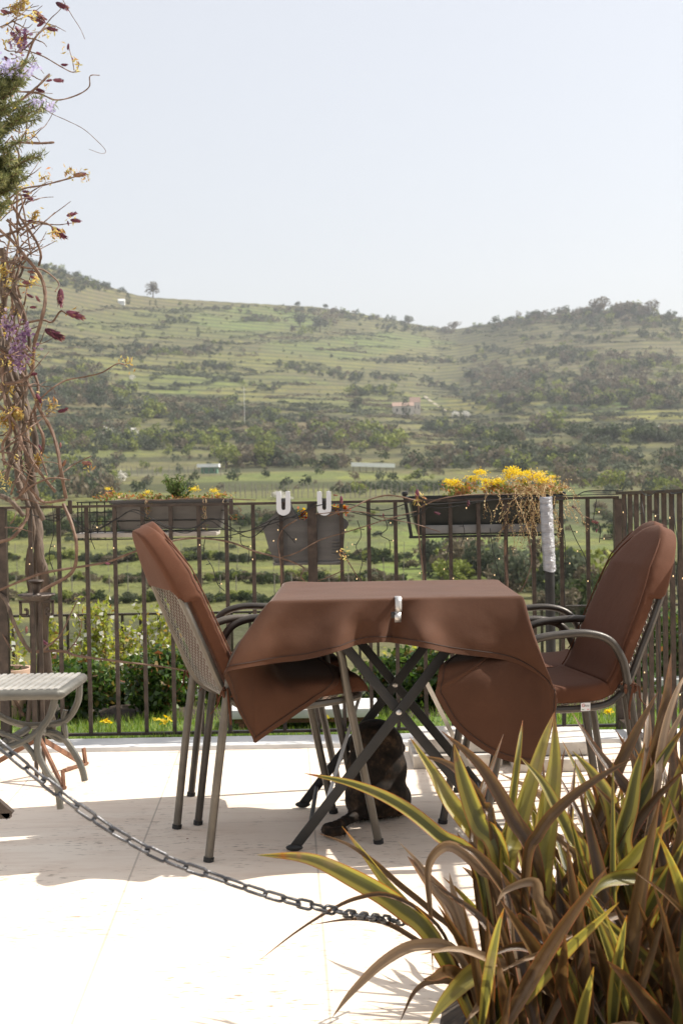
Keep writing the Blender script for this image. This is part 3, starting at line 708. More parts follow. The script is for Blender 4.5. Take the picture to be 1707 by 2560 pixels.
# white tag with lettering on the right seat cushion
def care_tag():
    L = LEN[-1]; yl = (W2 + .021)          # near side of the right chair is local +y (rotated by 180)
    b = MB(); b.box((0, 0, 0), (.029, .0012, .025)); t_ = b.build('care_tag', WHITEP, c1c, False, loc=(.20, yl, .448)); t_['label'] = 'white cloth tag with red and green lettering'
    t_.rotation_euler = (R(6), 0, R(180))
    red = simple('red_print', (.45, .02, .02), (.5, .03, .03), .6, bs=0); grn = simple('green_print', (.02, .2, .06), (.03, .25, .08), .6, bs=0); dk = simple('dark_print', (.03, .03, .03), (.05, .05, .05), .6, bs=0)
    def txt(s_, size, x, z, mt):
        cu_ = bpy.data.curves.new('lettering', 'FONT'); cu_.body = s_; cu_.size = size; cu_.align_x = 'LEFT'; cu_.extrude = .0002
        cu_.materials.append(mt); tmp = bpy.data.objects.new('lettering_curve', cu_); COL.objects.link(tmp); bpy.context.view_layer.update(); me = bpy.data.meshes.new_from_object(tmp.evaluated_get(bpy.context.evaluated_depsgraph_get())); bpy.data.objects.remove(tmp)
        o = bpy.data.objects.new('lettering', me); COL.objects.link(o); o.parent = t_; o.location = (x, -.0010, z); o.rotation_euler = (R(90), 0, 0)
    txt('G', .0135, -.0125, .0005, red); txt('hio', .0115, -.0035, .0005, dk)
    for x, mt in ((-.008, grn), (.008, red)):
        b = MB(); b.box((x, -.0012, -.0078), (.007, .0006, .0016)); b.build('print_bar', mt, t_, False)
care_tag()

# ------------------------------------------------------------------ folding table
C0, C1, C2, C3 = Vector((-.213, 4.14, 0)), Vector((.527, 4.165, 0)), Vector((.533, 4.86, 0)), Vector((-.205, 4.88, 0))
def table():
    r_ = empty('folding_table', (.16, 4.5, 0), label='black folding table with crossed flat steel legs under the brown cloth', cat='table')
    O_ = Vector((.16, 4.5, 0)); i = .012
    b = MB(); cs = [C0 + Vector((i, i, 0)), C1 + Vector((-i, i, 0)), C2 + Vector((-i, -i, 0)), C3 + Vector((i, -i, 0))]
    b.add([c - O_ + Vector((0, 0, z)) for z in (.722, .747) for c in cs], [(3, 2, 1, 0), (4, 5, 6, 7)] + [(k, (k + 1) % 4, (k + 1) % 4 + 4, k + 4) for k in range(4)]); b.build('tabletop', BLACK, r_, False)
    for Y, dx in ((4.235, 0), (4.80, .01)):
        dy = .011
        a0, a1 = Vector((-.158 + dx, Y - dy, .012)), Vector((.40 + dx, Y - dy, .715)); b0, b1 = Vector((.478 + dx, Y + dy, .012)), Vector((-.08 + dx, Y + dy, .715))
        for p, q, th in ((a0, a1, .007), (b0, b1, .007)):
            b = MB(); b.bar(p - O_, q - O_, .030, th, (0, 1, 0), .002); b.build('leg', BLACK, r_)
            b = MB(); b.ball(p - O_ + Vector((0, 0, .0)), (.026, .012, .011), 10, 6); b.build('foot_cap', BLACK, r_)
        c = Vector((.16 + dx, Y, .4125)) - O_; b = MB(); b.tube([c + Vector((0, -.020, 0)), c + Vector((0, .020, 0))], .0085, 12); b.ball(c + Vector((0, -.020, 0)), (.0085, .003, .0085)); b.build('rivet', STEEL, r_)
        c = a0.lerp(a1, .855) - O_; b = MB(); b.ball(c + Vector((0, -.006, 0)), (.0075, .004, .0075)); b.build('rivet', STEEL, r_)
    for (x, z) in ((-.11, .072), (.43, .072), (.36, .665), (-.04, .665)):
        b = MB(); b.tube([Vector((x, 4.245, z)) - O_, Vector((x + .01, 4.79, z)) - O_], .007, 8); b.build('crossbar', BLACK, r_)
    for x0, z0, x1, z1 in ((-.05, .0, .0, .44),):
        b = MB(); b.bar(Vector((-.07, 4.36, .09)) - O_, Vector((.07, 4.60, .47)) - O_, .011, .003, (0, 1, 0)); b.bar(Vector((.26, 4.50, .46)) - O_, Vector((.40, 4.66, .16)) - O_, .014, .004, (0, 1, 0)); b.build('stay', STEEL, r_)
table()

def cloth():
    zt = .757
    def e(a, b_, f): 
        p = a.lerp(b_, f); return Vector((p.x, p.y, zt))
    def X(px, py, Y): return P(px, py, Y)
    ribs = []   # (top, mids.., hem)
    fr = [(0, (630, 1562, 4.10), (592, 1624, 4.05), (561, 1685, 4.02)), (.05, (655, 1570, 4.085), (625, 1625, 4.05), (600, 1672, 4.03)), (.13, (700, 1570, 4.11), (690, 1620, 4.09), (680, 1659, 4.085)), (.24, (780, 1560, 4.12), (775, 1605, 4.09), (765, 1648, 4.075)),
          (.34, (850, 1550, 4.105), (848, 1590, 4.075), (840, 1630, 4.055)), (.43, (900, 1545, 4.13), (895, 1578, 4.13), (893, 1612, 4.13)), (.51, (965, 1545, 4.13), (955, 1578, 4.115), (945, 1606, 4.10)), (.555, (990, 1545, 4.15), (988, 1580, 4.155), (988, 1608, 4.155)),
          (.63, (1050, 1545, 4.105), (1050, 1585, 4.06), (1052, 1618, 4.045)), (.72, (1110, 1545, 4.12), (1115, 1590, 4.10), (1122, 1632, 4.085)), (.82, (1175, 1545, 4.13), (1185, 1600, 4.11), (1195, 1641, 4.11)), (.91, (1240, 1545, 4.135), (1255, 1605, 4.12), (1268, 1652, 4.12)),
          (.97, (1292, 1560, 4.13), (1315, 1625, 4.11), (1335, 1680, 4.11)), (1.0, (1322, 1560, 4.12), (1350, 1645, 4.08), (1386, 1733, 4.06))]
    for f, m1, m2, h in fr: ribs.append([e(C0, C1, f), X(*m1), X(*m2), X(*h)])
    rt = [(.03, (1330, 1575, 4.13), (1364, 1680, 4.08), (1386, 1775, 4.06)), (.05, (1330, 1580, 4.14), (1366, 1700, 4.08), (1378, 1820, 4.06)), (.10, (1330, 1590, 4.15), (1352, 1740, 4.09), (1352, 1905, 4.06)), (.17, (1320, 1600, 4.16), (1312, 1750, 4.085), (1290, 1908, 4.06)), (.28, (1305, 1600, 4.17), (1270, 1740, 4.08), (1215, 1880, 4.06)),
          (.42, (1290, 1590, 4.20), (1230, 1700, 4.085), (1140, 1822, 4.07)), (.53, (1278, 1582, 4.26), (1205, 1668, 4.11), (1096, 1752, 4.087)), (.56, (1275, 1580, 4.28), (1200, 1660, 4.12), (1088, 1735, 4.09)), (.59, (1273, 1578, 4.29), (1200, 1652, 4.125), (1092, 1712, 4.095)), (.7, (1265, 1570, 4.40), (1200, 1630, 4.20), (1106, 1658, 4.14)), (.88, (1255, 1540, 4.70), (1230, 1590, 4.5), (1180, 1622, 4.4))]
    for f, m1, m2, h in rt: ribs.append([e(C1, C2, f), X(*m1), X(*m2), X(*h)])
    for f in (0.0, .15, .35, .55, .75, .9, 1.0):
        t = e(C2, C3, f); d = .05 + .03 * math.sin(f * 9); ribs.append([t, t + Vector((0, .02, -.07)), t + Vector((0, .03, -.14)), t + Vector((0, .03 + .02 * math.sin(f * 14), -.2 - .05 * abs(f - .5)))])
    lf = [(.12, (680, 1570, 4.76), (690, 1610, 4.74), (700, 1640, 4.70)), (.28, (676, 1570, 4.62), (720, 1630, 4.55), (790, 1640, 4.5)), (.4, (668, 1580, 4.50), (700, 1672, 4.30), (846, 1698, 4.258)), (.52, (655, 1590, 4.38), (700, 1700, 4.20), (790, 1750, 4.235)), (.66, (650, 1600, 4.28), (680, 1720, 4.17), (720, 1802, 4.205)),
          (.77, (641, 1600, 4.21), (645, 1730, 4.145), (652, 1846, 4.165)), (.80, (640, 1600, 4.20), (635, 1730, 4.14), (636, 1857, 4.16)), (.82, (638, 1600, 4.19), (630, 1725, 4.135), (629, 1845, 4.15)), (.90, (628, 1590, 4.15), (600, 1690, 4.10), (602, 1790, 4.12)), (.96, (626, 1580, 4.12), (590, 1650, 4.07), (576, 1720, 4.06))]
    for f, m1, m2, h in lf: ribs.append([e(C3, C0, f), X(*m1), X(*m2), X(*h)])
    NR, NC = 30, 5
    nr = len(ribs); fine = [crom(r_, NR) for r_ in ribs]
    cen = Vector((.16, 4.5, 0)); cols = []
    for i in range(nr):
        a, b_, c, d = fine[i - 1], fine[i], fine[(i + 1) % nr], fine[(i + 2) % nr]
        for k in range(NC + 2):
            f = k / (NC + 2); col = []
            for j in range(NR + 1):
                p0, p1, p2, p3 = a[j], b_[j], c[j], d[j]
                g = f if j > 0 else f
                q = .5 * ((2 * p1) + (p2 - p0) * g + (2 * p0 - 5 * p1 + 4 * p2 - p3) * g * g + (3 * p1 - p0 - 3 * p2 + p3) * g ** 3)
                if j == 0: q = p1.lerp(p2, g)
                elif j < 3: q = p1.lerp(p2, g).lerp(q, j / 3)
                # soft creases
                fj = j / NR; wz = mnoise.noise(Vector((q.x * 11, q.y * 11, q.z * 4))) * .010 * fj + mnoise.noise(q * 28) * .0014 * min(1, fj * 3)
                out = (q - cen); out.z = 0; q = q + out.normalized() * wz
                col.append(q)
            cols.append(col)
    n = len(cols); b = MB()
    rows = [[cols[i][j] for i in range(n)] for j in range(NR + 1)]
    # rounded lip between the top and the drape
    lip = []
    for i in range(n):
        p = cols[i][0]; d = cols[i][1] - p; lip.append(p)
    # hem band: slight extra thickness by a doubled last rows
    b.grid(rows, True)
    # top: shrink rings to the centre, with soft undulations
    rings = [rows[0]]
    for k in range(1, 15):
        f = k / 14
        rg = []
        for i in range(n):
            p = rows[0][i].lerp(Vector((.16, 4.5, zt)), f ** 1.0)
            fl = Vector((-.205, 4.85)); dd = (Vector((p.x, p.y)) - fl).length
            zz = .0035 * mnoise.noise(Vector((p.x * 7, p.y * 7, 0))) * min(1, f * 5) + .020 * math.exp(-(dd / .09) ** 2) * min(1, f * 4) + .0015 * math.sin(p.x * 8.5) * min(1, f * 5)
            rg.append(Vector((p.x, p.y, zt + .002 + zz)))
        rings.append(rg)
    b.grid(rings[::-1], True)
    o = b.build('tablecloth', FAB, ang=180, solid=.0016)
    bm = bmesh.new(); bm.from_mesh(o.data); bmesh.ops.remove_doubles(bm, verts=bm.verts[:], dist=.0003); bmesh.ops.recalc_face_normals(bm, faces=bm.faces[:]); bm.to_mesh(o.data); bm.free()
    for m in list(o.modifiers): o.modifiers.remove(m)
    m = o.modifiers.new('sub', 'SUBSURF'); m.levels = 1; m.render_levels = 1
    m = o.modifiers.new('solid', 'SOLIDIFY'); m.thickness = .0022; m.offset = 0
    tag(o, 'brown tablecloth with long hanging corners draped over the folding table', 'tablecloth')
    hem = MB(); last = rows[-1]; up = rows[-3]
    rr = [[last[i] + (last[i] - up[i]) * .03, last[i].lerp(up[i], .5)] for i in range(n)]
    for sgn in (-1, 1):
        strip = []
        for i in range(n):
            t = (last[(i + 1) % n] - last[i - 1]); nn = t.cross(up[i] - last[i]);
            nn = nn.normalized() if nn.length > 1e-9 else Vector((0, 1, 0)); L_ = up[i] - last[i]; L_ = L_.normalized() * .016 if L_.length > 1e-9 else Vector((0, 0, .016))
            strip.append((last[i] + nn * .0026 * sgn, last[i] + L_ + nn * .0026 * sgn))
        hem.grid([[s[0] for s in strip], [s[1] for s in strip]], True)
    hem.build('hem', FAB, o, ang=180)
    st = MB(); cen_ = Vector((.16, 4.5, 0)); ln_ = []
    for i in range(n):
        L_ = up[i] - last[i]; L_ = L_.normalized() * .017 if L_.length > 1e-9 else Vector((0, 0, .017)); t = (last[(i + 1) % n] - last[i - 1]); nn = t.cross(L_)
        nn = nn.normalized() if nn.length > 1e-9 else Vector((0, 1, 0)); ln_.append(last[i] + L_ - nn * .0030 * (1 if nn.y > 0 else -1))
    st.tube(ln_, .0011, 4, closed=True); st.build('stitching', simple('shadowed_thread', (.02, .009, .005), (.03, .014, .008), .8, bs=0), o)  # hem stitching, darkened to paint in the shadow line along it
cloth()
def clip():
    r_ = empty('tablecloth_clip', (0, 0, 0), label='shiny steel clip holding the tablecloth at the front edge', cat='clip')
    p = Z(995, 1497, .759); b = MB(); x0, x1 = p.x - .009, p.x + .0095; y = 4.13
    prof_ = [(y + .045, .7625), (y + .01, .7635), (y - .006, .762), (y - .012, .752), (y - .012, .735), (y - .013, .722)]
    b.grid([[(x0, a, z), (x1, a, z)] for a, z in prof_]); b.grid([[(x0 - .003, a, z), (x1 - .003, a, z)] for a, z in ((y - .013, .7218), (y - .02, .705), (y - .012, .692))])
    b.build('spring_plate', STEEL, r_, solid=.0015, ang=60)
    b = MB(); b.box((x0 - .007, y - .012, .713), (.012, .012, .018), bev=.003); b.build('pad', BLACK, r_)
clip()

# ------------------------------------------------------------------ cat
def cat():
    p0 = Vector((.098, 4.62, 0)); r_ = empty('cat', p0, R(-8), label='dark tortoiseshell cat sitting under the table with its back turned', cat='cat')
    E = [((0, 0, .085), (.105, .098, .085)), ((-.065, .045, .055), (.045, .085, .055)), ((.065, .045, .055), (.045, .085, .055)), ((0, .01, .16), (.102, .085, .108)), ((.0, .025, .235), (.090, .074, .078)), ((-.006, .045, .272), (.072, .06, .047)),
         ((.03, .125, .205), (.046, .05, .042)), ((.062, .165, .200), (.022, .026, .02)), ((-.03, .12, .11), (.022, .024, .10)), ((.035, .125, .11), (.022, .024, .10)), ((-.03, .145, .014), (.02, .034, .014)), ((.035, .148, .014), (.02, .034, .014)), ((-.075, .10, .018), (.022, .05, .018)), ((.075, .10, .018), (.022, .05, .018)),
         ((-.062, -.03, .028), (.030, .045, .028))]
    tail = crom([(-.03, -.07, .035), (-.07, -.12, .03), (-.10, -.20, .026), (-.13, -.25, .026), (-.105, -.29, .026), (-.07, -.285, .03)], 14)
    for i, q in enumerate(tail): E.append((tuple(q), (.021 - .0004 * i,) * 3))
    m, t, bs, o = newmat('tortoiseshell_fur'); v = coord(t); a = noise(t, v, 22, 5, .6); f = noise(t, coord(t, (1, 1, .35)), 160, 3)
    c = ramp(t, a, [(.40, (.008, .006, .004)), (.54, (.028, .017, .010)), (.64, (.085, .05, .027)), (.74, (.16, .11, .07))]); c = mixc(t, mth(t, 'MULTIPLY', f, .5), c, (.01, .008, .006)); t.links.new(c, bs.inputs['Base Color']); bs.inputs['Roughness'].default_value = .75; bs.inputs['Specular IOR Level'].default_value = .2
    b = MB()
    for c_, r in E: b.ball(c_, r, 20, 14)
    ob = b.build('body', m, r_); md = ob.modifiers.new('r', 'REMESH'); md.mode = 'VOXEL'; md.voxel_size = .007; md.use_smooth_shade = True; sm = ob.modifiers.new('s', 'SMOOTH'); sm.iterations = 5; sm.factor = .6
    # fur tufts
    C = []; Dn = []
    for c_, r in E:
        c_ = np.array(c_); r = np.array(r); n = int(90000 * (r[0] * r[2] + r[1] * r[2]) * .5) + 60; d = np.random.randn(n, 3); d /= np.linalg.norm(d, axis=1)[:, None]; q = c_ + d * r; ok = np.ones(n, bool)
        for c2, r2 in E:
            ok &= (((q - np.array(c2)) / np.array(r2)) ** 2).sum(1) > .98
        nn = d / r; nn /= np.linalg.norm(nn, axis=1)[:, None]; C.append(q[ok]); Dn.append(nn[ok])
    C = np.concatenate(C); Dn = np.concatenate(Dn); ok = C[:, 2] > .006; C = C[ok]; Dn = Dn[ok]; n = len(C)
    td = Dn * .55 + np.array([0, 0, -.9]); td += np.random.randn(n, 3) * .18; td /= np.linalg.norm(td, axis=1)[:, None]; ln = np.random.uniform(.009, .018, n)[:, None]
    sd = np.cross(td, Dn); sd /= np.linalg.norm(sd, axis=1)[:, None] + 1e-9
    C = C - Dn * .004; tip = C + td * ln; tip[:, 2] = np.maximum(tip[:, 2], .002)
    V = np.stack([C - sd * .0009, C + sd * .0009, tip], 1).reshape(-1, 3); npmesh('fur', V, np.arange(3 * n).reshape(n, 3), m, r_)
    for x in (.012, .052):
        b = MB(); b.lathe([(.017, 0), (.011, .016), (.001, .034)], (0, 0, 0), 8); e_ = b.build('ear', m, r_, loc=(x, .128, .236)); e_.rotation_euler = (R(15), 0, 0); e_.scale = (1, .45, 1)
    for dx in (-.012, .016):
        b = MB(); b.ball((.050 + dx, .178 - dx * .5, .222), .0055); b.build('eye', BLACK, r_)
    b = MB(); b.ball((.070, .189, .204), (.005, .004, .004)); b.build('nose', BLACK, r_)
cat()

# ------------------------------------------------------------------ small garden table on the left
def metal_table():
    zt = .66
    A = Z(208, 1682, zt); B_ = Z(150, 1722, zt)
    x1f, y1 = A.x, A.y; x1n, y0 = B_.x, B_.y
    r_ = empty('metal_garden_table', (x1n - .4, (y0 + y1) / 2, 0), label='grey metal garden table with scrolled legs and perforated top, left edge', cat='table')
    O_ = Vector((x1n - .4, (y0 + y1) / 2, 0))
    W_ = .75
    c = [Vector((x1n - W_, y0, zt)), Vector((x1n, y0, zt)), Vector((x1f + .0, y1, zt)), Vector((x1f - W_, y1, zt))]
    b = MB(); loop = []
    for i in range(4):
        p, q, pr = c[i], c[(i + 1) % 4], c[i - 1]
        for f in (0, .5, 1):
            a = p.lerp(pr, .05); d = p.lerp(q, .05); loop.append((a.lerp(p, .8) if f == 0 else p.lerp((a + d) / 2, .3) if f == .5 else d.lerp(p, .8)) - O_ + Vector((0, 0, -.012)))
    b.tube(loop, .0115, 10, closed=True); b.build('rim', GREYT, r_)
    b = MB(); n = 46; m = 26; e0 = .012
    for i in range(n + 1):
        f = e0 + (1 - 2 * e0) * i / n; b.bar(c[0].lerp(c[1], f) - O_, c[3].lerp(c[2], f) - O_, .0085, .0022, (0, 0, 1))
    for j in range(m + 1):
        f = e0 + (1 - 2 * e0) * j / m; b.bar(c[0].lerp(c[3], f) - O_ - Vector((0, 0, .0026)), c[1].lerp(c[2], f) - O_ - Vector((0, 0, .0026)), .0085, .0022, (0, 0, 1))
    b.build('slatted_top', simple('sunlit_pale_metal', (.26, .25, .225), (.44, .42, .38), .5, .1, sc=12), r_, False)  # paler than the legs: sunlight on the top is put into the colour
    def lg(pts, y, rad=.0080):
        b = MB(); b.tube(crom([Z0 - O_ for Z0 in pts], 30), rad, 8); b.build('leg', GREYT, r_)
    yn, yf = y0 + .04, y1 - .04
    # scrolled legs traced at the near and the far side
    def PL(l, Y): return [P(x, y, Y) for x, y in l]
    lg(PL([(200, 1705), (195, 1755), (165, 1800), (110, 1812), (60, 1812), (10, 1795), (-40, 1760)], yf), yf)
    lg(PL([(165, 1775), (160, 1800), (165, 1840), (150, 1850), (120, 1832), (100, 1828)], yf), yf, .0065)
    lg(PL([(100, 1828), (150, 1838), (185, 1880), (205, 1920), (213, 1952)], yf), yf)
    lg(PL([(140, 1738), (128, 1785), (95, 1830), (40, 1862), (-20, 1870), (-80, 1850)], yn), yn)
    lg(PL([(140, 1738), (125, 1790), (100, 1830), (95, 1880), (118, 1930), (143, 1965), (152, 2022)], yn), yn)
    lg(PL([(-60, 1800), (0, 1830), (50, 1850), (80, 1880), (90, 1900)], yn), yn, .0065)
    b = MB(); b.tube([P(88, 1832, yn) - O_, P(110, 1828, yf) - O_], .009, 8); b.tube([P(10, 1858, yn) - O_, P(70, 1822, yf) - O_], .009, 8); b.build('stretcher', GREYT, r_)
    b = MB(); 
    b.bar(P(-10, 2005, yn) - O_, P(28, 2038, yn) - O_, .02, .02, (0, 1, 0)); b.bar(P(28, 2037, yn) - O_, P(-30, 2040, yn) - O_, .012, .02, (0, 1, 0)); b.build('foot', IRON, r_, False)
metal_table()

def lantern_stand():
    Yg = 5.32; base = P(102, 1953, Yg); r_ = empty('candle_stand', (base.x, Yg, 0), label='rusty iron candle stand with scalloped dish and square scroll brackets', cat='candle stand')
    def L(px, py): q = P(px, py, Yg); return Vector((q.x - base.x, 0, q.z))
    tp = L(92, 1500)
    for dx in (-.014, .014):
        b = MB(); b.bar((dx, 0, .0), (tp.x + dx, 0, tp.z), .013, .013, (0, 1, 0)); b.build('post', IRON, r_, False)
    c = L(92, 1490); b = MB(); sc = Yg / F
    b.lathe([(.012, -.02), (.045, -.012), (.068, .004), (.066, .008), (.042, -.004), (.01, -.008)], c, 40, lambda a, z: .05 * math.cos(12 * a) if z > 0 else 0); b.build('dish', IRON, r_)
    b = MB(); b.lathe([(.020, 0), (.012, .01), (.016, .03), (.018, .045), (.030, .055), (.028, .06), (.001, .06)], c, 16); b.build('candle_cup', IRON, r_)
    for s in (-1, 1):
        b = MB(); x0 = c.x; z0 = c.z - .02
        pts = [(x0 + s * .06, z0), (x0 + s * .06, z0 - .05), (x0 + s * .035, z0 - .05), (x0 + s * .035, z0 - .03), (x0 + s * .046, z0 - .03)]
        b.bar((x0 + s * .015, 0, z0), (x0 + s * .066, 0, z0), .010, .012, (0, 1, 0))
        for (a, z), (a2, z2) in zip(pts, pts[1:]): b.bar((a, 0, z), (a2, 0, z2), .009, .012, (0, 1, 0))
        b.build('scroll_bracket', IRON, r_, False)
    for ang, ln in ((R(65), .30), (R(185), .30), (R(-55), .22)):
        d = Vector((math.cos(ang), math.sin(ang), 0)); b = MB()
        b.bar((0, 0, .16), d * ln * .9 + Vector((0, 0, .012)), .018, .009, (-d.y, d.x, 0)); b.bar(d * ln * .5 + Vector((0, 0, .008)), d * ln + Vector((0, 0, .008)), .016, .009, (0, 0, 1)); b.bar(d * ln * .97 + Vector((0, 0, .0)), d * ln * .93 + Vector((0, 0, .07)), .016, .009, (-d.y, d.x, 0)); b.build('foot', RUST, r_, False)
lantern_stand()

# ------------------------------------------------------------------ chain in the foreground
def chain():
    pts = crom([P(x, y, Y) for x, y, Y in ((-140, 1745, 2.4), (0, 1862, 2.41), (120, 1960, 2.43), (260, 2062, 2.45), (400, 2140, 2.47), (540, 2192, 2.48), (700, 2245, 2.49), (860, 2282, 2.62), (960, 2298, 2.82), (1060, 2312, 3.0))], 400)
    S = [0]
    for i in range(400): S.append(S[-1] + (pts[i + 1] - pts[i]).length)
    r_ = empty('barrier_chain', pts[0], label='dark grey steel chain sagging across the front of the terrace', cat='chain')
    ln, pitch, wr, wd = .0465, .0366, .0030, .0102
    k = 0; s = 0
    while s + pitch < S[-1]:
        i = int(np.searchsorted(S, s + pitch / 2)); c = pts[min(i, 400)]; t = (pts[min(i + 3, 400)] - pts[max(i - 3, 0)]).normalized()
        up = Vector((0, 0, 1)); sd = t.cross(up).normalized(); up2 = sd.cross(t)
        w1 = up2 if k % 2 == 0 else sd; w1 = (w1 + (sd if k % 2 == 0 else up2) * random.uniform(-.35, .35) + (sd if k % 2 == 0 else -up2) * .45).normalized()
        hl = ln / 2 - wd; path = []
        for a in np.linspace(-math.pi / 2, math.pi / 2, 7): path.append(c + t * (hl + math.cos(a) * (wd - wr)) + w1 * math.sin(a) * (wd - wr))
        for a in np.linspace(math.pi / 2, 3 * math.pi / 2, 7): path.append(c + t * (-hl + math.cos(a) * (wd - wr)) + w1 * math.sin(a) * (wd - wr))
        b = MB(); b.tube([p - pts[0] for p in path], wr, 8, closed=True); b.build('link', CHAINM, r_); s += pitch; k += 1
chain()

# ------------------------------------------------------------------ taped pole
q = P(1352, 1250, 5.72); b = MB(); r_ = empty('taped_pole', (q.x, 5.72, 0), label='black pole with silver tape wrapped round its top, by the railing', cat='pole')
zt = q.z + .01; zs = P(1352, 1428, 5.72).z
b = MB(); b.tube([(0.03, 0, 0.02), (.03, 0, zs + .02)], .0195, 16); b.build('pole', BLACK, r_)
b = MB(); rows = []
for k in range(60):
    f = k / 59; z = zs + (zt - zs) * f; off = .03 - .012 * f; rows.append([(off + (.0255 + .0008 * math.sin(k * .8 + a * 2) + .0006 * math.sin(k * 2.3 + 5 * a)) * math.cos(a), (.0255 + .0008 * math.sin(k * .7 + a * 3)) * math.sin(a), z + .004 * math.sin(a * 2 + 1)) for a in np.linspace(0, 2 * math.pi, 25)[:-1]])
b.grid(rows, True); b.add(rows[-1], [tuple(range(24))]); b.build('tape_wrap', TAPE, r_, ang=60)
b = MB(); b.lathe([(.0, .035), (.03, .035), (.035, .02), (.17, .018), (.19, 0)], (.03, 0, 0), 28); b.build('base_plate', BLACK, r_)

# ------------------------------------------------------------------ slabs, bench, pot
def slab(px0, px1, pyb, Y, z0, z1, dep, label, rz=0):
    a = P(px0, pyb, Y); c = P(px1, pyb, Y); b = MB(); b.box((0, 0, 0), (c.x - a.x, dep, z1 - z0), bev=.005)
    o = b.build('concrete_slab', SLAB, loc=((a.x + c.x) / 2, Y + dep / 2, (z0 + z1) / 2)); o.rotation_euler = (0, 0, rz); tag(o, label, 'slab', 'pale slabs stacked beside the right railing'); return o
slab(1032, 1255, 1920, 5.40, .0, .05, .36, 'bottom pale slab of the left stack under the right armchair', R(.5))
slab(1040, 1275, 1875, 5.44, .053, .105, .30, 'top pale slab of the left stack under the right armchair', R(-1))
slab(1285, 1480, 1935, 5.30, .0, .048, .38, 'bottom pale slab of the right stack against the side railing', R(-.5))
slab(1300, 1488, 1905, 5.36, .051, .10, .34, 'top pale slab of the right stack against the side railing', R(1))
def bench():
    Y = 6.42; a = P(575, 1790, Y); c = P(945, 1775, Y); z = P(700, 1772, Y).z
    r_ = empty('low_bench', ((a.x + c.x) / 2, Y, 0), label='low white stone bench on a rusty iron frame beyond the railing', cat='bench'); L = (c.x - a.x)
    b = MB(); b.box((0, .12, z - .02), (L, .30, .042), bev=.008); b.build('seat', KERB, r_)
    b = MB()
    for y in (0, .24): b.box((0, y, z - .052), (L * .94, .02, .02))
    b.build('frame', RUST, r_, False)
    for sx in (-1, 1):
        for y in (0, .24):
            b = MB(); b.box((sx * L * .42, y, (z - .063 - .03) / 2), (.028, .028, z - .062 + .03)); b.build('leg', RUST, r_, False)
    q = P(818, 1785, Y + .12); b = MB(); b.lathe([(.001, 0), (.030, 0), (.044, .075), (.048, .078), (.048, .09), (.041, .09), (.038, .07), (.001, .07)], (0, 0, 0), 24)
    o = b.build('flower_pot', TERRA, loc=(q.x, Y + .12, z + .002)); tag(o, 'small pale terracotta pot standing on the low white bench', 'pot')
bench()
for px, Y, rr, hh, lab in ((1435, 7.0, .10, .2, 'wide pale pot half hidden beyond the railing behind the right armchair'), (1300, 6.75, .07, .16, 'pale terracotta pot beyond the railing between table and right slabs'), (20, 6.9, .12, .22, 'terracotta pot in the shrubs at the far left')):
    q = P(px, 1800, Y); b = MB(); b.lathe([(.001, 0), (rr * .7, 0), (rr, hh), (rr * 1.08, hh + .002), (rr * 1.08, hh + .03), (rr * .92, hh + .03), (rr * .9, hh - .02), (.001, hh - .02)], (0, 0, 0), 24); tag(b.build('flower_pot', TERRA, loc=(q.x, Y, -.03)), lab, 'pot')

# ------------------------------------------------------------------ planters on the railing
SED = foliage('sedum_leaves', [(0, (.10, .14, .03)), (.4, (.22, .26, .06)), (.7, (.40, .14, .07)), (1, (.45, .28, .10))], .5, .4)
YEL = foliage('yellow_flowers', [(0, (.68, .44, .02)), (.5, (.86, .66, .05)), (1, (.9, .78, .16))], .6, .45, tint=1.1)
GRN = foliage('herb_leaves', [(0, (.05, .08, .025)), (.6, (.12, .18, .05)), (1, (.22, .28, .08))], .5, .4)
def flowerhead(c, r, n=120):
    C = np.array(c) + np.random.randn(n, 3) * np.array([r * .5, r * .5, r * .22]); return leaf_arrays(C, r * .22, .8, fold=.25)
def foliage_cloud(c, rad, n, size, aspect=.5, up=0.3):
    C = np.array(c) + np.random.randn(n, 3) * np.array(rad); return leaf_arrays(C, np.random.uniform(.6, 1.3, n) * size, aspect, up)
def join_arr(L):
    V = []; Q = []; o = 0
    for v, q in L: V.append(v); Q.append(q + o); o += len(v)
    return np.concatenate(V), np.concatenate(Q)
def trough(name, x0, x1, xb0, xb1, yt, yb, Y, dep, mat, label, cat='planter'):
    a, c = P(x0, yt, Y), P(x1, yt, Y); d, e = P(xb0, yb, Y), P(xb1, yb, Y); zt_, zb_ = (a.z + c.z) / 2, (d.z + e.z) / 2
    O_ = Vector(((a.x + c.x) / 2, Y + dep / 2, zb_)); r_ = empty(name, O_, label=label, cat=cat); h = zt_ - zb_; W_ = (c.x - a.x) / 2; w_ = (e.x - d.x) / 2; dd = dep / 2
    b = MB(); rows = []
    def ringr(w, d_, z, rr=.02): 
        out = []
        for sx, sy, a0 in ((1, -1, -90), (1, 1, 0), (-1, 1, 90), (-1, -1, 180)):
            for k in range(4):
                an = R(a0 + 30 * k); out.append((sx * (w - rr) + rr * math.cos(an), sy * (d_ - rr) + rr * math.sin(an), z))
        return out
    rows = [ringr(w_ * .3, dd * .5, 0), ringr(w_, dd * .8, 0), ringr(w_ + (W_ - w_) * .45, dd * .9, h * .45), ringr(W_ - .012, dd * .97, h * .9), ringr(W_ - .012, dd * .97, h * .9), ringr(W_, dd + .008, h * .9), ringr(W_ + .002, dd + .01, h), ringr(W_ - .01, dd - .004, h), ringr(W_ - .014, dd - .01, h * .8)]
    b.grid(rows, True); b.build('trough', mat, r_, ang=35)
    b = MB(); b.add(ringr(W_ - .02, dd - .012, h * .86), [tuple(range(16))]); b.build('soil', SOIL, r_, False)
    return r_, O_, h, W_
PYY = FY + .03
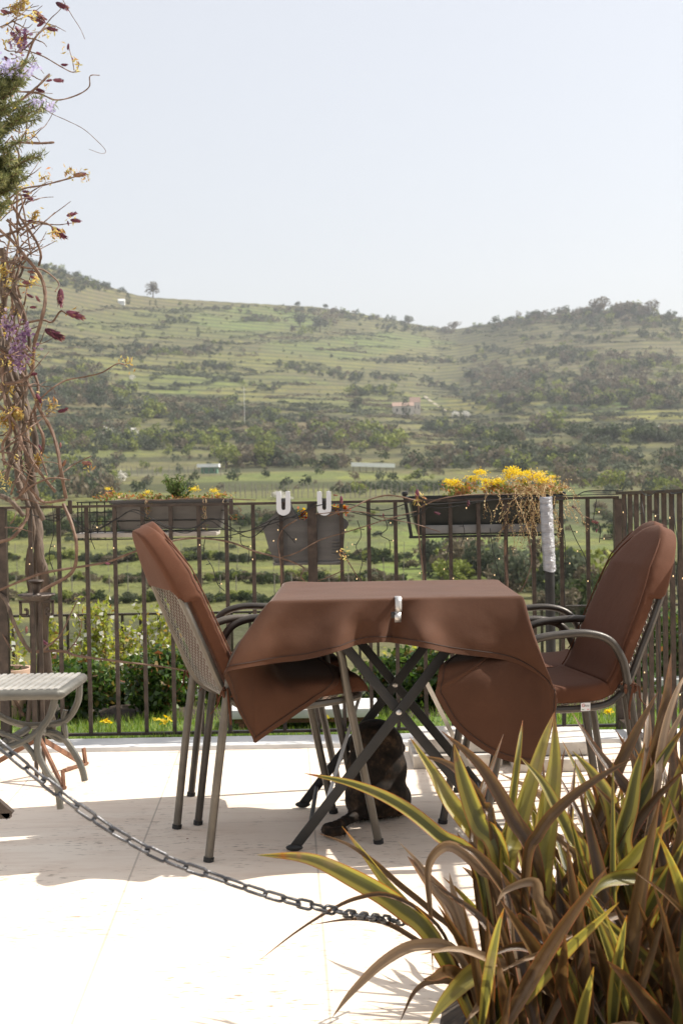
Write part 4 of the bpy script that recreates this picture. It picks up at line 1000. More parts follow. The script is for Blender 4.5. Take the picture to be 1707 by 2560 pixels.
r1, O1, h1, W1 = trough('flower_trough', 272, 572, 292, 545, 1249, 1323, PYY, .19, PLGREY, 'grey brown plastic flower trough with few yellow flowers, left on the railing')
hd = []; lv = []; 
for x, y, r in ((271, 1222, .017), (373, 1230, .022), (487, 1222, .024), (535, 1226, .022), (547, 1236, .018), (360, 1238, .012), (300, 1236, .012)):
    hd.append(flowerhead(P(x, y, PYY + .06) - O1, r, 140))
[npmesh('flower_head', v, q, YEL, r1) for v, q in hd]
for x, y, sx, n in ((280, 1240, .04, 150), (370, 1243, .05, 150), (430, 1245, .04, 110), (520, 1244, .05, 200), (560, 1240, .015, 30)): lv.append(foliage_cloud(P(x, y, PYY + .06) - O1, (sx, .03, .009), n, .016))
V, Q = join_arr(lv); npmesh('succulent_leaves', V, Q, SED, r1)
b = MB(); tips = []
for k in range(16):
    a = P(450 + random.uniform(-12, 18), 1250, PYY + .08); e = P(445 + random.uniform(-34, 40), random.uniform(1188, 1225), PYY + random.uniform(.03, .12)); mid = (a + e) / 2 + Vector((random.uniform(-.02, .02), 0, 0))
    pp = crom([a - O1, mid - O1, e - O1], 8); b.tube(pp, .0016, 4); tips += pp[2:]
b.build('stems', TWIG, r1)
C = np.array([list(p) for p in tips for _ in range(7)]) + np.random.randn(len(tips) * 7, 3) * .006; V, Q = leaf_arrays(C, .024, .22, up=.8); npmesh('herb_leaves', V, Q, GRN, r1)
b = MB()
for x in (368, 372, 508, 515, 560, 590, 365, 512): 
    pts = [P(x + random.uniform(-3, 3), 1248, PYY - .02)] ; 
    for k in range(8): pts.append(P(x + random.uniform(-5, 5) + (3 * k if x > 555 else 0), 1255 + k * (6 if x > 500 else 5), PYY - .03))
    b.tube([p - O1 for p in pts], .0012, 4)
b.build('trailing_stems', DRY, r1)
C = []
for x, y0, y1 in ((370, 1255, 1300), (512, 1262, 1325), (585, 1285, 1300)):
    for k in range(26): p = P(x + random.gauss(0, 5), random.uniform(y0, y1), PYY - .03) - O1; C.append(list(p))
V, Q = leaf_arrays(C, .010, .6); npmesh('trailing_leaves', V, Q, SED, r1)
# wire rack and tray
rk = empty('wire_rack', (0, PYY, 0), label='black wire rack holding the left flower trough on the railing', cat='rack')
def W(px, py, Y): q = P(px, py, Y); return Vector((q.x, q.y - PYY, q.z))
b = MB()
for y in (1256, 1282, 1305, 1330, 1350): 
    for Y in (PYY + .01, PYY + .22): b.tube([W(192, y, Y), W(582, y - 7, Y)], .0025, 5)
for x in (195, 205, 225, 243, 262, 575): b.tube([W(x, 1256, PYY + .01), W(x + 2, 1350, PYY + .01), W(x + 2, 1350, PYY + .22), W(x, 1256, PYY + .22)], .0025, 5)
b.build('wires', BLACK, rk)
for x in (176, 578):
    b = MB(); b.box(W(x, 1268, FY - .02), (.018, .012, .06), bev=.003); b.build('hook', IRON, rk)
b = MB(); b.box((W(195, 1338, PYY + .1) + W(552, 1331, PYY + .1)) / 2, ((W(552, 1331, PYY) - W(200, 1331, PYY)).x, .2, .020), bev=.006); tag(b.build('drip_tray', CREAMP, loc=(0, PYY, 0)), 'cream plastic drip tray lying under the left flower trough', 'tray')

# centre saddle planter
def saddle():
    Y = FY + .02; O_ = Vector((P(758, 1400, Y).x, Y + .1, P(758, 1405, Y).z)); r_ = empty('saddle_planter', O_, label='grey brown bag shaped planter with two white hooks, centre of the railing', cat='planter')
    def L(px, py): q = P(px, py, Y); return (q.x - O_.x, q.z - O_.z)
    out = [L(650, 1312), L(668, 1302), L(684, 1288), L(696, 1268), L(700, 1247), L(722, 1247), L(727, 1268), L(738, 1288), L(752, 1300), L(775, 1302), L(792, 1285), L(797, 1262), L(802, 1247), L(824, 1247), L(830, 1270), L(846, 1288), L(865, 1302), L(872, 1310), L(866, 1322), L(862, 1322), L(858, 1380), L(848, 1412), L(690, 1412), L(672, 1370), L(660, 1328)]
    b = MB(); b.prism(out, -.105, -.10); b.build('side_panel', PLGREY, r_, False); b = MB(); b.prism(out, .098, .103); b.build('side_panel', PLGREY, r_, False)
    b = MB(); rows = []
    for f, w0, w1 in ((0, L(692, 1330)[0], L(846, 1330)[0]), (.5, L(674, 1330)[0], L(857, 1330)[0]), (1, L(662, 1330)[0], L(864, 1330)[0])):
        z = .004 + (.155) * f; rows.append([(w0, -.0985, z), (w1, -.0985, z), (w1 , .0965, z), (w0, .0965, z)])
    b.grid(rows, True); b.add(rows[0], [(0, 1, 2, 3)]); b.build('bucket', PLGREY, r_, False)
    b = MB(); b.box(((L(692, 1330)[0] + L(846, 1330)[0]) / 2, 0, -.006), (.30, .23, .013), bev=.004); b.build('saucer', PLGREY, r_)
    for k in range(5): b = MB(); b.box((L(845, 1330)[0] - .01, -.108, .03 + .014 * k), (.034, .006, .006), bev=.002); b.build('rib', PLGREY, r_)
    for x in (720, 795): b = MB(); b.box((L(x, 1330)[0], -.107, .07), (.006, .004, .14)); b.build('rib', PLGREY, r_)
    for cx in (711, 812):
        b = MB(); c = Vector((L(cx, 1330)[0], 0, 0)); zt_ = L(cx, 1238)[1]; zb_ = L(cx, 1272)[1]; w_ = .020; th = .013
        for (y0, y1) in ((-.152, -.137),):
            poly = []
            xs_ = [(-.030, zt_), (-.010, zt_), (-.0085, zb_ + .004)] ; n = 6
            inner = [(-.0085 * math.cos(a), zb_ + .004 - .0085 * math.sin(a)) for a in np.linspace(0, math.pi, 7)]
            outer = [(.030 * math.cos(a), zb_ - .028 * math.sin(a)) for a in np.linspace(0, math.pi, 13)]
            poly = [(-.030, zt_ + .017), (-.010, zt_ + .017)] + inner + [(.010, zt_ + .017), (.030, zt_ + .017)] + outer
            b.prism([(c.x + x, z) for x, z in poly], y0, y1)
        for s in (-1, 1): 
            b.tube([(c.x + s * .019, -.144, zt_ - .002), (c.x + s * .019, -.13, zt_ + .008), (c.x + s * .019, -.07, zt_ + .010), (c.x + s * .019, -.05, zt_ - .01)], .0085, 8)
        b.build('hook', WHITEP, r_, ang=30)
    C = []; 
    for x, y, n in ((757, 1288, 40), (838, 1272, 45), (850, 1282, 45), (865, 1275, 30)):
        for k in range(n): q = P(x + random.gauss(0, 6), y + random.gauss(0, 6), Y + .05) - O_; C.append(list(q))
    V, Q = leaf_arrays(C, .02, .5); npmesh('leaves', V, Q, foliage('orange_red_leaves', [(0, (.35, .04, .03)), (.4, (.55, .12, .05)), (.7, (.75, .5, .05)), (1, (.25, .3, .05))]), r_)
saddle()
# right planter
r2, O2, h2, W2_ = trough('flower_trough', 1018, 1400, 1060, 1385, 1238, 1336, PYY, .2, PLDARK, 'long dark flower trough full of yellow sedum flowers, right on the railing')
rk = empty('iron_bracket', (0, PYY, 0), label='black iron bracket frame carrying the right flower trough', cat='bracket'); b = MB()
for x, x2 in ((1010, 1028), (1404, 1396)):
    for Y in (PYY - .012, PYY + .215): b.bar(W(x, 1237, Y), W(x2, 1342, Y), .014, .008, (0, 1, 0))
    b.bar(W(x2, 1342, PYY - .012), W(x2, 1342, PYY + .215), .012, .008, (0, 0, 1)); b.lathe([(.001, -.01), (.012, -.008), (.014, 0), (.012, .008), (.001, .01)], W(x + 2, 1234, PYY - .012), 12)
for Y in (PYY - .012, PYY + .215): b.bar(W(1022, 1343, Y), W(1400, 1336, Y), .010, .010, (0, 1, 0)); b.bar(W(1012, 1247, Y - .012 if Y < PYY else Y), W(1404, 1238, Y - .012 if Y < PYY else Y), .006, .006, (0, 1, 0))
b.build('frame', BLACK, rk, ang=30)
b = MB(); b.box((W(1060, 1324, PYY - .006) + W(1385, 1318, PYY - .006)) / 2, ((W(1385, 0, PYY) - W(1062, 0, PYY)).x, .010, .036), bev=.003); tag(b.build('drip_tray', simple('grey_tray', (.16, .16, .155), (.24, .24, .23), .5), loc=(0, PYY, 0)), 'grey plastic tray along the bottom of the right flower trough', 'tray')
hd = []
for x, y, r in ((1133, 1206, .034), (1120, 1203, .02), (1200, 1180, .028), (1183, 1196, .032), (1228, 1210, .040), (1245, 1203, .034), (1212, 1200, .02), (1280, 1176, .038), (1275, 1190, .03), (1297, 1184, .028), (1318, 1180, .022), (1330, 1192, .036), (1345, 1185, .032), (1355, 1200, .03), (1372, 1202, .026), (1380, 1192, .018), (1305, 1205, .024), (1160, 1215, .016), (1205, 1222, .016)):
    hd.append(flowerhead(P(x, y, PYY + random.uniform(.01, .13)) - O2, r, 230))
[npmesh('flower_head', v, q, YEL, r2) for v, q in hd]
lv = []
for k in range(24): lv.append(foliage_cloud(P(random.uniform(1110, 1390), random.uniform(1214, 1240), PYY + random.uniform(.0, .15)) - O2, (.022, .02, .014), 60, .019))
V, Q = join_arr(lv); npmesh('succulent_leaves', V, Q, SED, r2)
b = MB(); C = []
for k in range(120):
    x = random.triangular(1180, 1420, 1370); Yk = PYY + random.uniform(-.05, .1); p = P(x, random.uniform(1215, 1240), Yk); d = Vector((random.uniform(-.3, .3), random.uniform(-.25, .05), random.uniform(-.1, .9))); pts = [p]; ln = random.randint(7, 19) if x > 1260 else random.randint(5, 13)
    if random.random() < .3: ln = 6; d.z = 1.3; grav = .05
    else: grav = .22
    for j in range(ln):
        d = d * .8 + Vector((random.gauss(0, .25), random.gauss(0, .12), -grav)); 
        if pts[-1].y > FY - .04: d.y -= .12
        p = pts[-1] + d.normalized() * .0155; pts.append(p)
        for _ in range(2): C.append(list(p - O2 + Vector((random.gauss(0, .005), random.gauss(0, .005), random.gauss(0, .005)))))
    b.tube([p - O2 for p in pts], .0011, 4, cap=False)
b.build('dry_trailing_stems', DRY, r2)
V, Q = leaf_arrays(C, .0085, .7); npmesh('dry_leaves', V, Q, foliage('dry_tan_leaves', [(0, (.34, .20, .09)), (.5, (.58, .44, .22)), (1, (.72, .66, .40))], .7, .4), r2)

# ------------------------------------------------------------------ wisteria and its vines
VL = [ # pts, radius start, radius end, Y
 ([(135, 1885), (122, 1780), (118, 1680), (108, 1580), (116, 1480), (100, 1390), (92, 1300), (84, 1230), (76, 1160), (64, 1090), (52, 1030), (62, 965), (52, 905), (26, 865), (10, 800), (14, 710), (6, 620)], .026, .014, 6.25),
 ([(98, 1860), (104, 1700), (98, 1560), (86, 1440), (100, 1330), (78, 1210), (90, 1110), (66, 1010), (36, 930), (18, 840), (2, 760)], .02, .012, 6.3),
 ([(166, 1246), (152, 1170), (144, 1121), (128, 1072), (103, 1029), (82, 980), (65, 947), (33, 898), (-5, 871)], .008, .007, 6.0),
 ([(-5, 571), (33, 604), (65, 642), (92, 675), (109, 707), (114, 751), (103, 805), (87, 860), (82, 925), (65, 947), (33, 958), (-5, 960)], .007, .008, 5.98),
 ([(-5, 707), (27, 729), (49, 773), (68, 816), (73, 870), (40, 880), (-5, 866)], .009, .008, 6.02), ([(10, 480), (27, 506), (44, 533), (71, 571), (92, 604), (103, 637), (98, 664)], .0065, .005, 6.05),
 ([(-5, 593), (44, 577), (82, 555), (120, 560), (147, 582)], .006, .0035, 6.0), ([(-5, 650), (16, 653), (65, 669), (109, 675), (147, 707), (139, 729)], .006, .0025, 6.02),
 ([(20, 500), (57, 473), (109, 463), (174, 446), (200, 438)], .0045, .003, 6.0), ([(54, 490), (66, 560), (79, 642)], .0035, .003, 5.96), ([(20, 358), (49, 356), (100, 358), (136, 356)], .006, .005, 6.0), ([(73, 260), (66, 330), (63, 356)], .003, .003, 6.0),
 ([(20, 230), (60, 163), (87, 98), (114, 71), (141, 65)], .0055, .003, 6.0), ([(50, 120), (65, 125), (109, 141), (147, 163), (180, 180), (193, 174), (199, 158)], .003, .002, 6.0), ([(186, 176), (182, 152), (176, 130), (171, 112)], .002, .0015, 6.0),
 ([(40, 228), (98, 234), (141, 250), (190, 239), (223, 218), (226, 190), (250, 188)], .0045, .002, 6.0), ([(100, 262), (128, 283), (163, 299), (207, 321), (239, 348), (264, 375), (256, 384), (223, 373)], .0016, .001, 6.0),
 ([(150, -20), (158, 0), (180, 38), (201, 71), (213, 98)], .002, .001, 6.0), ([(20, 290), (54, 250), (93, 218), (125, 185)], .0055, .0045, 5.98), ([(40, 815), (76, 805), (109, 800), (131, 805), (152, 778), (168, 785), (185, 790)], .0055, .003, 6.0),
 ([(71, 1067), (87, 1018), (120, 980), (163, 952), (218, 941), (256, 931), (294, 909), (316, 912), (310, 893)], .004, .0025, 6.0), ([(76, 942), (98, 963), (131, 969), (139, 985)], .002, .001, 6.0), ([(20, 960), (45, 1000), (64, 1040), (54, 1083), (44, 1121), (46, 1197), (60, 1250)], .014, .014, 6.12),
 ([(130, 1205), (158, 1181), (190, 1159), (229, 1140)], .004, .002, 6.0), ([(60, 1200), (82, 1227), (110, 1255), (165, 1249)], .007, .006, 5.98), ([(159, 1260), (180, 1310), (192, 1365), (181, 1430), (110, 1474), (80, 1500)], .008, .007, 6.0),
 ([(70, 1270), (66, 1299), (33, 1343), (-5, 1356)], .008, .007, 6.0), ([(60, 1290), (30, 1255), (-5, 1235)], .01, .011, 6.05), ([(-5, 1477), (82, 1441), (132, 1428), (219, 1414), (274, 1403), (340, 1378), (400, 1360), (480, 1345), (570, 1354), (636, 1378), (702, 1395), (745, 1411), (760, 1422), (752, 1440), (763, 1455)], .006, .003, 6.08),
 ([(80, 1630), (104, 1628), (159, 1628), (192, 1639), (285, 1652), (362, 1661), (439, 1672), (520, 1690)], .008, .003, 6.08), ([(-5, 1480), (16, 1502), (33, 1551), (60, 1606), (77, 1628)], .009, .008, 6.08), ([(104, 1628), (150, 1590), (175, 1540), (195, 1500)], .005, .002, 6.05),
 ([(60, 1790), (30, 1740), (-5, 1715)], .008, .006, 6.2), ([(300, 1246), (400, 1250), (500, 1245), (640, 1250)], .002, .002, 6.1),
 ([(741, 1300), (708, 1322), (695, 1355), (699, 1389), (704, 1440), (700, 1500)], .003, .0025, 6.08), ([(700, 1395), (745, 1380), (800, 1350), (856, 1333), (915, 1315), (967, 1298), (1041, 1278)], .0028, .002, 6.09),
 ([(789, 1285), (849, 1280), (908, 1280), (952, 1292), (989, 1300), (1041, 1311), (1100, 1330)], .0025, .002, 6.08), ([(820, 1290), (878, 1270), (915, 1252), (960, 1239), (997, 1241), (1026, 1248), (1045, 1259), (1046, 1330), (1058, 1440), (1062, 1500)], .003, .004, 6.09),
 ([(856, 1380), (880, 1420), (900, 1450), (940, 1480)], .0025, .002, 6.09), ([(860, 1425), (810, 1447), (760, 1460)], .0025, .002, 6.09), ([(1263, 1350), (1262, 1400), (1268, 1460), (1262, 1520)], .006, .005, 6.1), ([(1320, 1340), (1328, 1400), (1315, 1450), (1300, 1480)], .003, .002, 6.08),
 ([(1045, 1270), (1090, 1250), (1140, 1240), (1200, 1236), (1300, 1236)], .003, .002, 6.06), ([(1430, 1262), (1450, 1285), (1490, 1305), (1495, 1325)], .0018, .001, 6.06)]
VL += [([(60, 1880), (82, 1700), (84, 1540), (70, 1420), (84, 1320), (62, 1230), (50, 1130), (70, 1030), (30, 950), (14, 880), (-5, 800)], .012, .010, 6.2), ([(110, 1300), (60, 1200), (20, 1120), (36, 1040), (10, 960), (20, 880), (-5, 820)], .011, .009, 6.1),
 ([(90, 1180), (110, 1100), (88, 1040), (96, 960), (60, 880), (66, 800), (40, 720), (52, 640), (24, 560)], .008, .005, 6.02), ([(-5, 1010), (40, 1060), (60, 1120), (100, 1180), (140, 1230)], .007, .006, 5.96), ([(0, 1130), (50, 1100), (92, 1120), (120, 1190)], .005, .003, 5.95), ([(40, 1250), (80, 1215), (130, 1195), (175, 1200)], .005, .003, 5.95)]
VL += [([(170, 1628), (192, 1600), (205, 1560), (188, 1530)], .003, .0015, 6.04), ([(30, 1625), (10, 1590), (-5, 1560)], .004, .003, 6.1)]
rs = random.Random(3)
for k in range(130):      # young twigs springing off the old stems
    x = rs.uniform(-5, 70); y = rs.uniform(20, 1330); pts = [(x, y)]; dx, dy = rs.uniform(4, 20), rs.uniform(-18, 10)
    for j in range(rs.randint(3, 6)): dx += rs.uniform(-5, 5); dy += rs.uniform(-7, 7); pts.append((pts[-1][0] + dx, pts[-1][1] + dy))
    VL.append((pts, rs.uniform(.0025, .005), .0012, rs.uniform(5.9, 6.2)))
for k in range(14):
    x = rs.uniform(-20, 60); y = rs.uniform(500, 1200); pts = [(x, y)]
    for j in range(5): pts.append((pts[-1][0] + rs.uniform(-22, 26), pts[-1][1] - rs.uniform(30, 75)))
    VL.append((pts, rs.uniform(.005, .011), .004, rs.uniform(5.95, 6.25)))
wr = empty('wisteria_vine', (P(120, 1870, 6.25).x, 6.25, 0), label='old twisted wisteria climbing the left side with maroon buds and young leaves', cat='vine')
OW = Vector(wr.location); thick = MB(); thin = MB()
for pts, ra, rb, Y in VL:
    n = max(8, len(pts) * 5); ys = [Y + .03 * math.sin(i * 1.7 + pts[0][0]) for i in range(len(pts))]
    q = crom([P(x, y, yy) - OW for (x, y), yy in zip(pts, ys)], n); rr = [(ra + (rb - ra) * i / n) * (1 + .12 * math.sin(i * 2.1) + .08 * math.sin(i * 5.3)) for i in range(n + 1)]
    (thick if ra > .0085 else thin).tube(q, rr, 10 if ra > .0085 else 6)
thick.build('trunk', BARK, wr); thin.build('branches', TWIG, wr)
BUDS = [(155, 14, 30, 34), (98, 38, 40, 36), (90, 49, 20, 28), (46, 76, 60, 24), (131, 73, 10, 26), (103, 60, -30, 22), (38, 90, 40, 28), (63, 93, 100, 24), (54, 114, -20, 22), (98, 133, 20, 14), (171, 117, 100, 16), (162, 162, 5, 18), (197, 159, 90, 10), (182, 148, 80, 9), (147, 201, 5, 26), (124, 201, -10, 16), (101, 226, 20, 24),
 (199, 437, -8, 30), (65, 479, 10, 18), (71, 493, 30, 28), (180, 536, -15, 26), (190, 551, 5, 26), (171, 558, 80, 12), (79, 552, 10, 16), (84, 566, 60, 14), (147, 582, 42, 44), (71, 706, 0, 28), (79, 680, 10, 20), (84, 694, 30, 18), (152, 743, 92, 42), (188, 787, 20, 44), (136, 835, 28, 50), (76, 740, 30, 18), (95, 747, 60, 18), (84, 768, 0, 18), (84, 935, 0, 22), (98, 996, 60, 26), (158, 1026, -15, 26), (101, 1118, 60, 14), (152, 1113, 90, 14),
 (161, 1159, -60, 20), (218, 1158, 10, 26), (60, 643, 10, 16), (20, 150, 50, 24), (15, 30, 20, 26), (30, 200, 10, 22), (1042, 1236, 95, 26), (1170, 1258, 95, 16), (853, 1250, 90, 20), (1092, 1283, 20, 16), (1433, 1268, 20, 12), (1487, 1305, 10, 20), (1490, 1327, 100, 10), (111, 1605, 40, 20), (67, 1574, 90, 18), (270, 1409, 10, 14), (190, 1612, 20, 10), (838, 1238, 10, 12), (925, 1320, 60, 10), (958, 1288, 90, 10)]
b = MB()
for x, y, an, ln in BUDS:
    Y = 5.98 if x < 300 else 6.06; c = P(x, y, Y) - OW; a = R(an); d = Vector((math.cos(a), random.uniform(-.2, .2), -math.sin(a))).normalized(); L_ = ln * Y / F; r = L_ * .2
    q = [c + d * L_ * f for f in (-.5, -.35, -.1, .15, .35, .5)]; b.tube(q, [r * .3, r * .8, r, r * .8, r * .5, r * .08], 7, rnd=random.random())
    for k in range(int(ln * 1.3)):
        f = random.uniform(-.4, .45); an2 = random.random() * 6.28; s = d.orthogonal().normalized(); s2 = d.cross(s); o_ = (s * math.cos(an2) + s2 * math.sin(an2)); p = c + d * L_ * f + o_ * r * (.95 - abs(f))
        e = p + d * r * 1.1 + o_ * r * .45; w_ = d.cross(o_) * r * .32; b.add([p - w_, e, p + w_], [(0, 1, 2)])
b.build('buds', foliage('maroon_buds', [(0, (.07, .018, .03)), (.4, (.15, .035, .06)), (.75, (.26, .09, .12)), (1, (.28, .15, .08))], .6, .25), wr)
C = []
for k in range(75):
    if random.random() < .75: x, y = random.uniform(-5, 110) * random.random() ** .5, random.uniform(-10, 1300)
    else: x, y, _, _ = random.choice(BUDS[:42]); x += random.uniform(-12, 6); y += random.uniform(-8, 10)
    c = P(x, y, random.uniform(5.9, 6.15)) - OW
    for j in range(random.randint(6, 16)): C.append(list(c + Vector((random.gauss(0, .013), random.gauss(0, .013), random.gauss(0, .014)))))
for x, y, n in ((20, 1050, 150), (35, 1040, 120), (10, 680, 70), (210, 440, 20), (178, 433, 30), (118, 445, 30), (318, 908, 18), (130, 1015, 40), (90, 545, 40), (40, 20, 90), (60, 0, 50), (100, 1150, 60), (1050, 1252, 30), (860, 1390, 20)):
    for j in range(n): C.append(list(P(x + random.gauss(0, 9), y + random.gauss(0, 9), 5.98) - OW))
V, Q = leaf_arrays(C, np.random.uniform(.012, .034, len(C)), .3, up=-.2); npmesh('young_leaves', V, Q, foliage('young_bronze_leaves', [(0, (.36, .20, .07)), (.4, (.52, .38, .12)), (.8, (.62, .56, .22)), (1, (.50, .24, .14))], .5, .5), wr)
VIO = foliage('violet_petals', [(0, (.24, .13, .25)), (.5, (.40, .27, .40)), (1, (.62, .50, .60))], .6, .5)
for x, y, n, r in ((55, 860, 70, 16), (42, 885, 40, 10), (60, 830, 40, 10), (25, 822, 20, 8), (48, 100, 60, 14), (20, 810, 30, 10), (52, 905, 40, 10)):
    C = [list(P(x + random.gauss(0, r), y + random.gauss(0, r * 1.3), 5.97) - OW) for j in range(n)]
    V, Q = leaf_arrays(C, .02, .8, up=-.3); npmesh('flower_cluster', V, Q, VIO, wr)


# ------------------------------------------------------------------ rosemary close to the camera
def rosemary():
    Y = 3.3; O_ = P(-330, 620, Y); r_ = empty('rosemary_bush', O_, label='out of focus rosemary branches with pale violet flowers at top left', cat='shrub')
    b = MB(); C = []; Dd = []; FL = []
    def branch(pts, dens=1.0):
        q = crom([P(x, y, Y + dy) - O_ for x, y, dy in pts], 26); b.tube(q, [.004 * (1 - i / 30) + .0008 for i in range(27)], 5)
        for i in range(3, 27):
            t = (q[min(i + 1, 26)] - q[i - 1]).normalized()
            for j in range(int(20 * dens)):
                d = Vector((random.gauss(0, 1), random.gauss(0, 1), random.gauss(0, 1))).normalized(); d = (d + t * .7).normalized(); C.append(list(q[i] + d * .011 + t * random.uniform(-.005, .005))); Dd.append(list(d))
    ends = [(130, 262), (105, 388), (62, 440), (55, 205), (75, 155), (40, 470), (20, 500), (88, 300), (60, 350), (95, 250), (30, 420), (45, 300), (70, 400), (25, 380), (10, 520), (20, 260), (15, 330), (0, 440), (50, 250), (100, 272), (86, 392), (36, 210), (5, 215)]
    for ex, ey in ends:
        mx = -80 + random.uniform(-40, 20); my = ey + random.uniform(10, 90); branch([(-330, 620, 0), (-220, my + 60, random.uniform(-.05, .05)), (mx, my, random.uniform(-.08, .08)), ((mx + ex) / 2 + 10, (my + ey) / 2 + random.uniform(0, 14), 0), (ex, ey, random.uniform(-.07, .07))])
    for k in range(26):
        x0 = random.uniform(-40, 45); y0 = random.uniform(200, 500); branch([(-100, y0 + 60, 0), (x0 - 60, y0 + 30, random.uniform(-.1, .1)), (x0 - 20, y0 + 8, 0), (x0 + random.uniform(5, 25), y0 - random.uniform(0, 30), random.uniform(-.1, .1))], .9)
    b.build('stems', TWIG, r_)
    V, Q = leaf_arrays(C, np.random.uniform(.014, .024, len(C)), .14, dirs=Dd); npmesh('needles', V, Q, foliage('rosemary_needles', [(0, (.06, .075, .03)), (.5, (.15, .165, .06)), (1, (.28, .27, .12))], .5, .4), r_)
    RV = foliage('rosemary_violet', [(0, (.36, .33, .52)), (1, (.58, .55, .74))], .6, .4)
    for x, y, n, r in ((25, 165, 70, 16), (5, 175, 40, 16), (60, 185, 30, 14), (90, 255, 30, 10), (85, 168, 20, 8), (125, 268, 20, 8)):
        FL = [list(P(x + random.gauss(0, r), y + random.gauss(0, r * .7), Y + random.gauss(0, .03)) - O_) for j in range(n)]
        V, Q = leaf_arrays(FL, .010, .8); npmesh('flower_cluster', V, Q, RV, r_)
rosemary()

# ------------------------------------------------------------------ shrubs behind the railing
ROSE = foliage('glossy_rose_leaves', [(0, (.030, .06, .015)), (.5, (.06, .115, .022)), (.85, (.11, .17, .03)), (1, (.24, .10, .05))], .28, .35, .6)
SAP = foliage('sapling_leaves', [(0, (.16, .20, .03)), (.5, (.30, .33, .06)), (.85, (.42, .40, .09)), (1, (.36, .16, .06))], .45, .5)
WHB = foliage('white_petals', [(0, (.62, .60, .54)), (1, (.78, .76, .72))], .6, .4)
def shrub(px, py_base, py_top, wpx, Y, mat, label, n=1500, size=.035, kind='shrub', name='rose_bush', white=0, aspect=.6, zb=None, group='shrubs in the bed beyond the railing', low=.12):
    p = P(px, py_base, Y); z0 = zb if zb is not None else p.z; zt_ = P(px, py_top, Y).z; h = zt_ - z0; wd = wpx * Y / F / 2
    r_ = empty(name, (p.x, Y, z0), label=label, cat=kind, group=group); C = []; b = MB()
    for k in range(9):
        a = random.random() * 6.28; rr = random.uniform(.3, 1) * wd; tipz = h * random.uniform(.6, 1.0); tx, ty = rr * math.cos(a), rr * math.sin(a) * .6
        q = crom([(tx * .1, ty * .1, -.02), (tx * .4, ty * .4, tipz * .4), (tx * .8 + random.uniform(-.03, .03), ty * .8, tipz * .75), (tx, ty, tipz)], 14); b.tube(q, [.006 * (1 - i / 18) for i in range(15)], 5)
        for i in range(15):
            if q[i].z < h * low: continue
            m_ = int(n / 9 / 12); sc_ = .028 + .05 * wd
            C += [list(q[i] + Vector((random.gauss(0, sc_), random.gauss(0, sc_ * .8), random.gauss(0, sc_ * .8)))) for _ in range(m_)]
    C = np.array(C); C[:, 2] = np.maximum(C[:, 2], .01)
    b.build('stems', TWIG, r_)
    V, Q = leaf_arrays(C, np.random.uniform(.6, 1.25, len(C)) * size, aspect, fold=.12); npmesh('leaves', V, Q, mat, r_)
    if white:
        I = np.random.choice(len(C), white); V, Q = leaf_arrays(C[I] + np.random.randn(white, 3) * .01 - np.array([0, .03, 0]), .035, .9, fold=.2); npmesh('blossoms', V, Q, WHB, r_)
    return r_
for px, pb, pt, wp, Y, n, lab in ((60, 1800, 1690, 150, 6.9, 1100, 'leafy rose bush behind the iron candle stand'), (200, 1806, 1650, 190, 6.8, 2400, 'dense glossy rose bush right of the wisteria trunk'), (295, 1800, 1680, 120, 7.1, 1000, 'small rose bush between the two dense ones'),
     (385, 1806, 1640, 180, 6.85, 2400, 'dense glossy rose bush directly left of the left armchair legs'), (455, 1800, 1610, 110, 7.0, 1100, 'rose bush seen behind the left armchair legs'), (560, 1805, 1700, 120, 7.1, 900, 'low rose bush behind the low white bench'), (690, 1805, 1660, 160, 7.0, 1000, 'rose bush behind the terracotta pot on the bench'),
     (960, 1790, 1640, 170, 6.95, 1900, 'leafy bush seen between the crossed table legs'), (1070, 1800, 1625, 150, 6.85, 2000, 'leafy bush beside the right hanging cloth corner'), (1190, 1790, 1690, 150, 7.1, 900, 'low bush behind the right stack of slabs'), (1400, 1790, 1740, 160, 7.1, 800, 'low dark bush behind the right armchair legs')):
    shrub(px, pb, pt, wp, Y, ROSE, lab, n, .038, zb=-.03)
for px, pt, wp, n, wh, lab in ((60, 1560, 140, 800, 60, 'yellow green sapling at the far left behind the shrubs'), (150, 1500, 120, 1100, 60, 'yellow green sapling right of the wisteria trunk'), (235, 1475, 110, 1300, 80, 'tallest yellow green sapling between wisteria and armchair'), (310, 1500, 110, 1200, 110, 'yellow green sapling with white blossom left of the armchair'),
     (385, 1490, 100, 1100, 90, 'yellow green sapling directly behind the left armchair back'), (450, 1560, 90, 900, 70, 'short sapling hidden behind the left armchair back'), (560, 1640, 110, 400, 30, 'short sapling behind the low bench'), (1000, 1600, 160, 700, 0, 'yellow green sapling seen through the crossed table legs')):
    Y = random.uniform(8.3, 8.9); shrub(px, 1830, pt, wp, Y, SAP, lab, n, .042, 'sapling', 'sapling', wh, .5, zb=-.62, group='saplings below the terrace', low=.3)
for px, pt, wp, Y, n, lab in ((1640, 1520, 260, 7.6, 2600, 'dark dense hedge bush seen through the right railing'), (1590, 1620, 150, 7.2, 1200, 'lower green bush seen through the right railing')):
    shrub(px, 1850, pt, wp, Y, ROSE, lab, n, .04, zb=-.1)
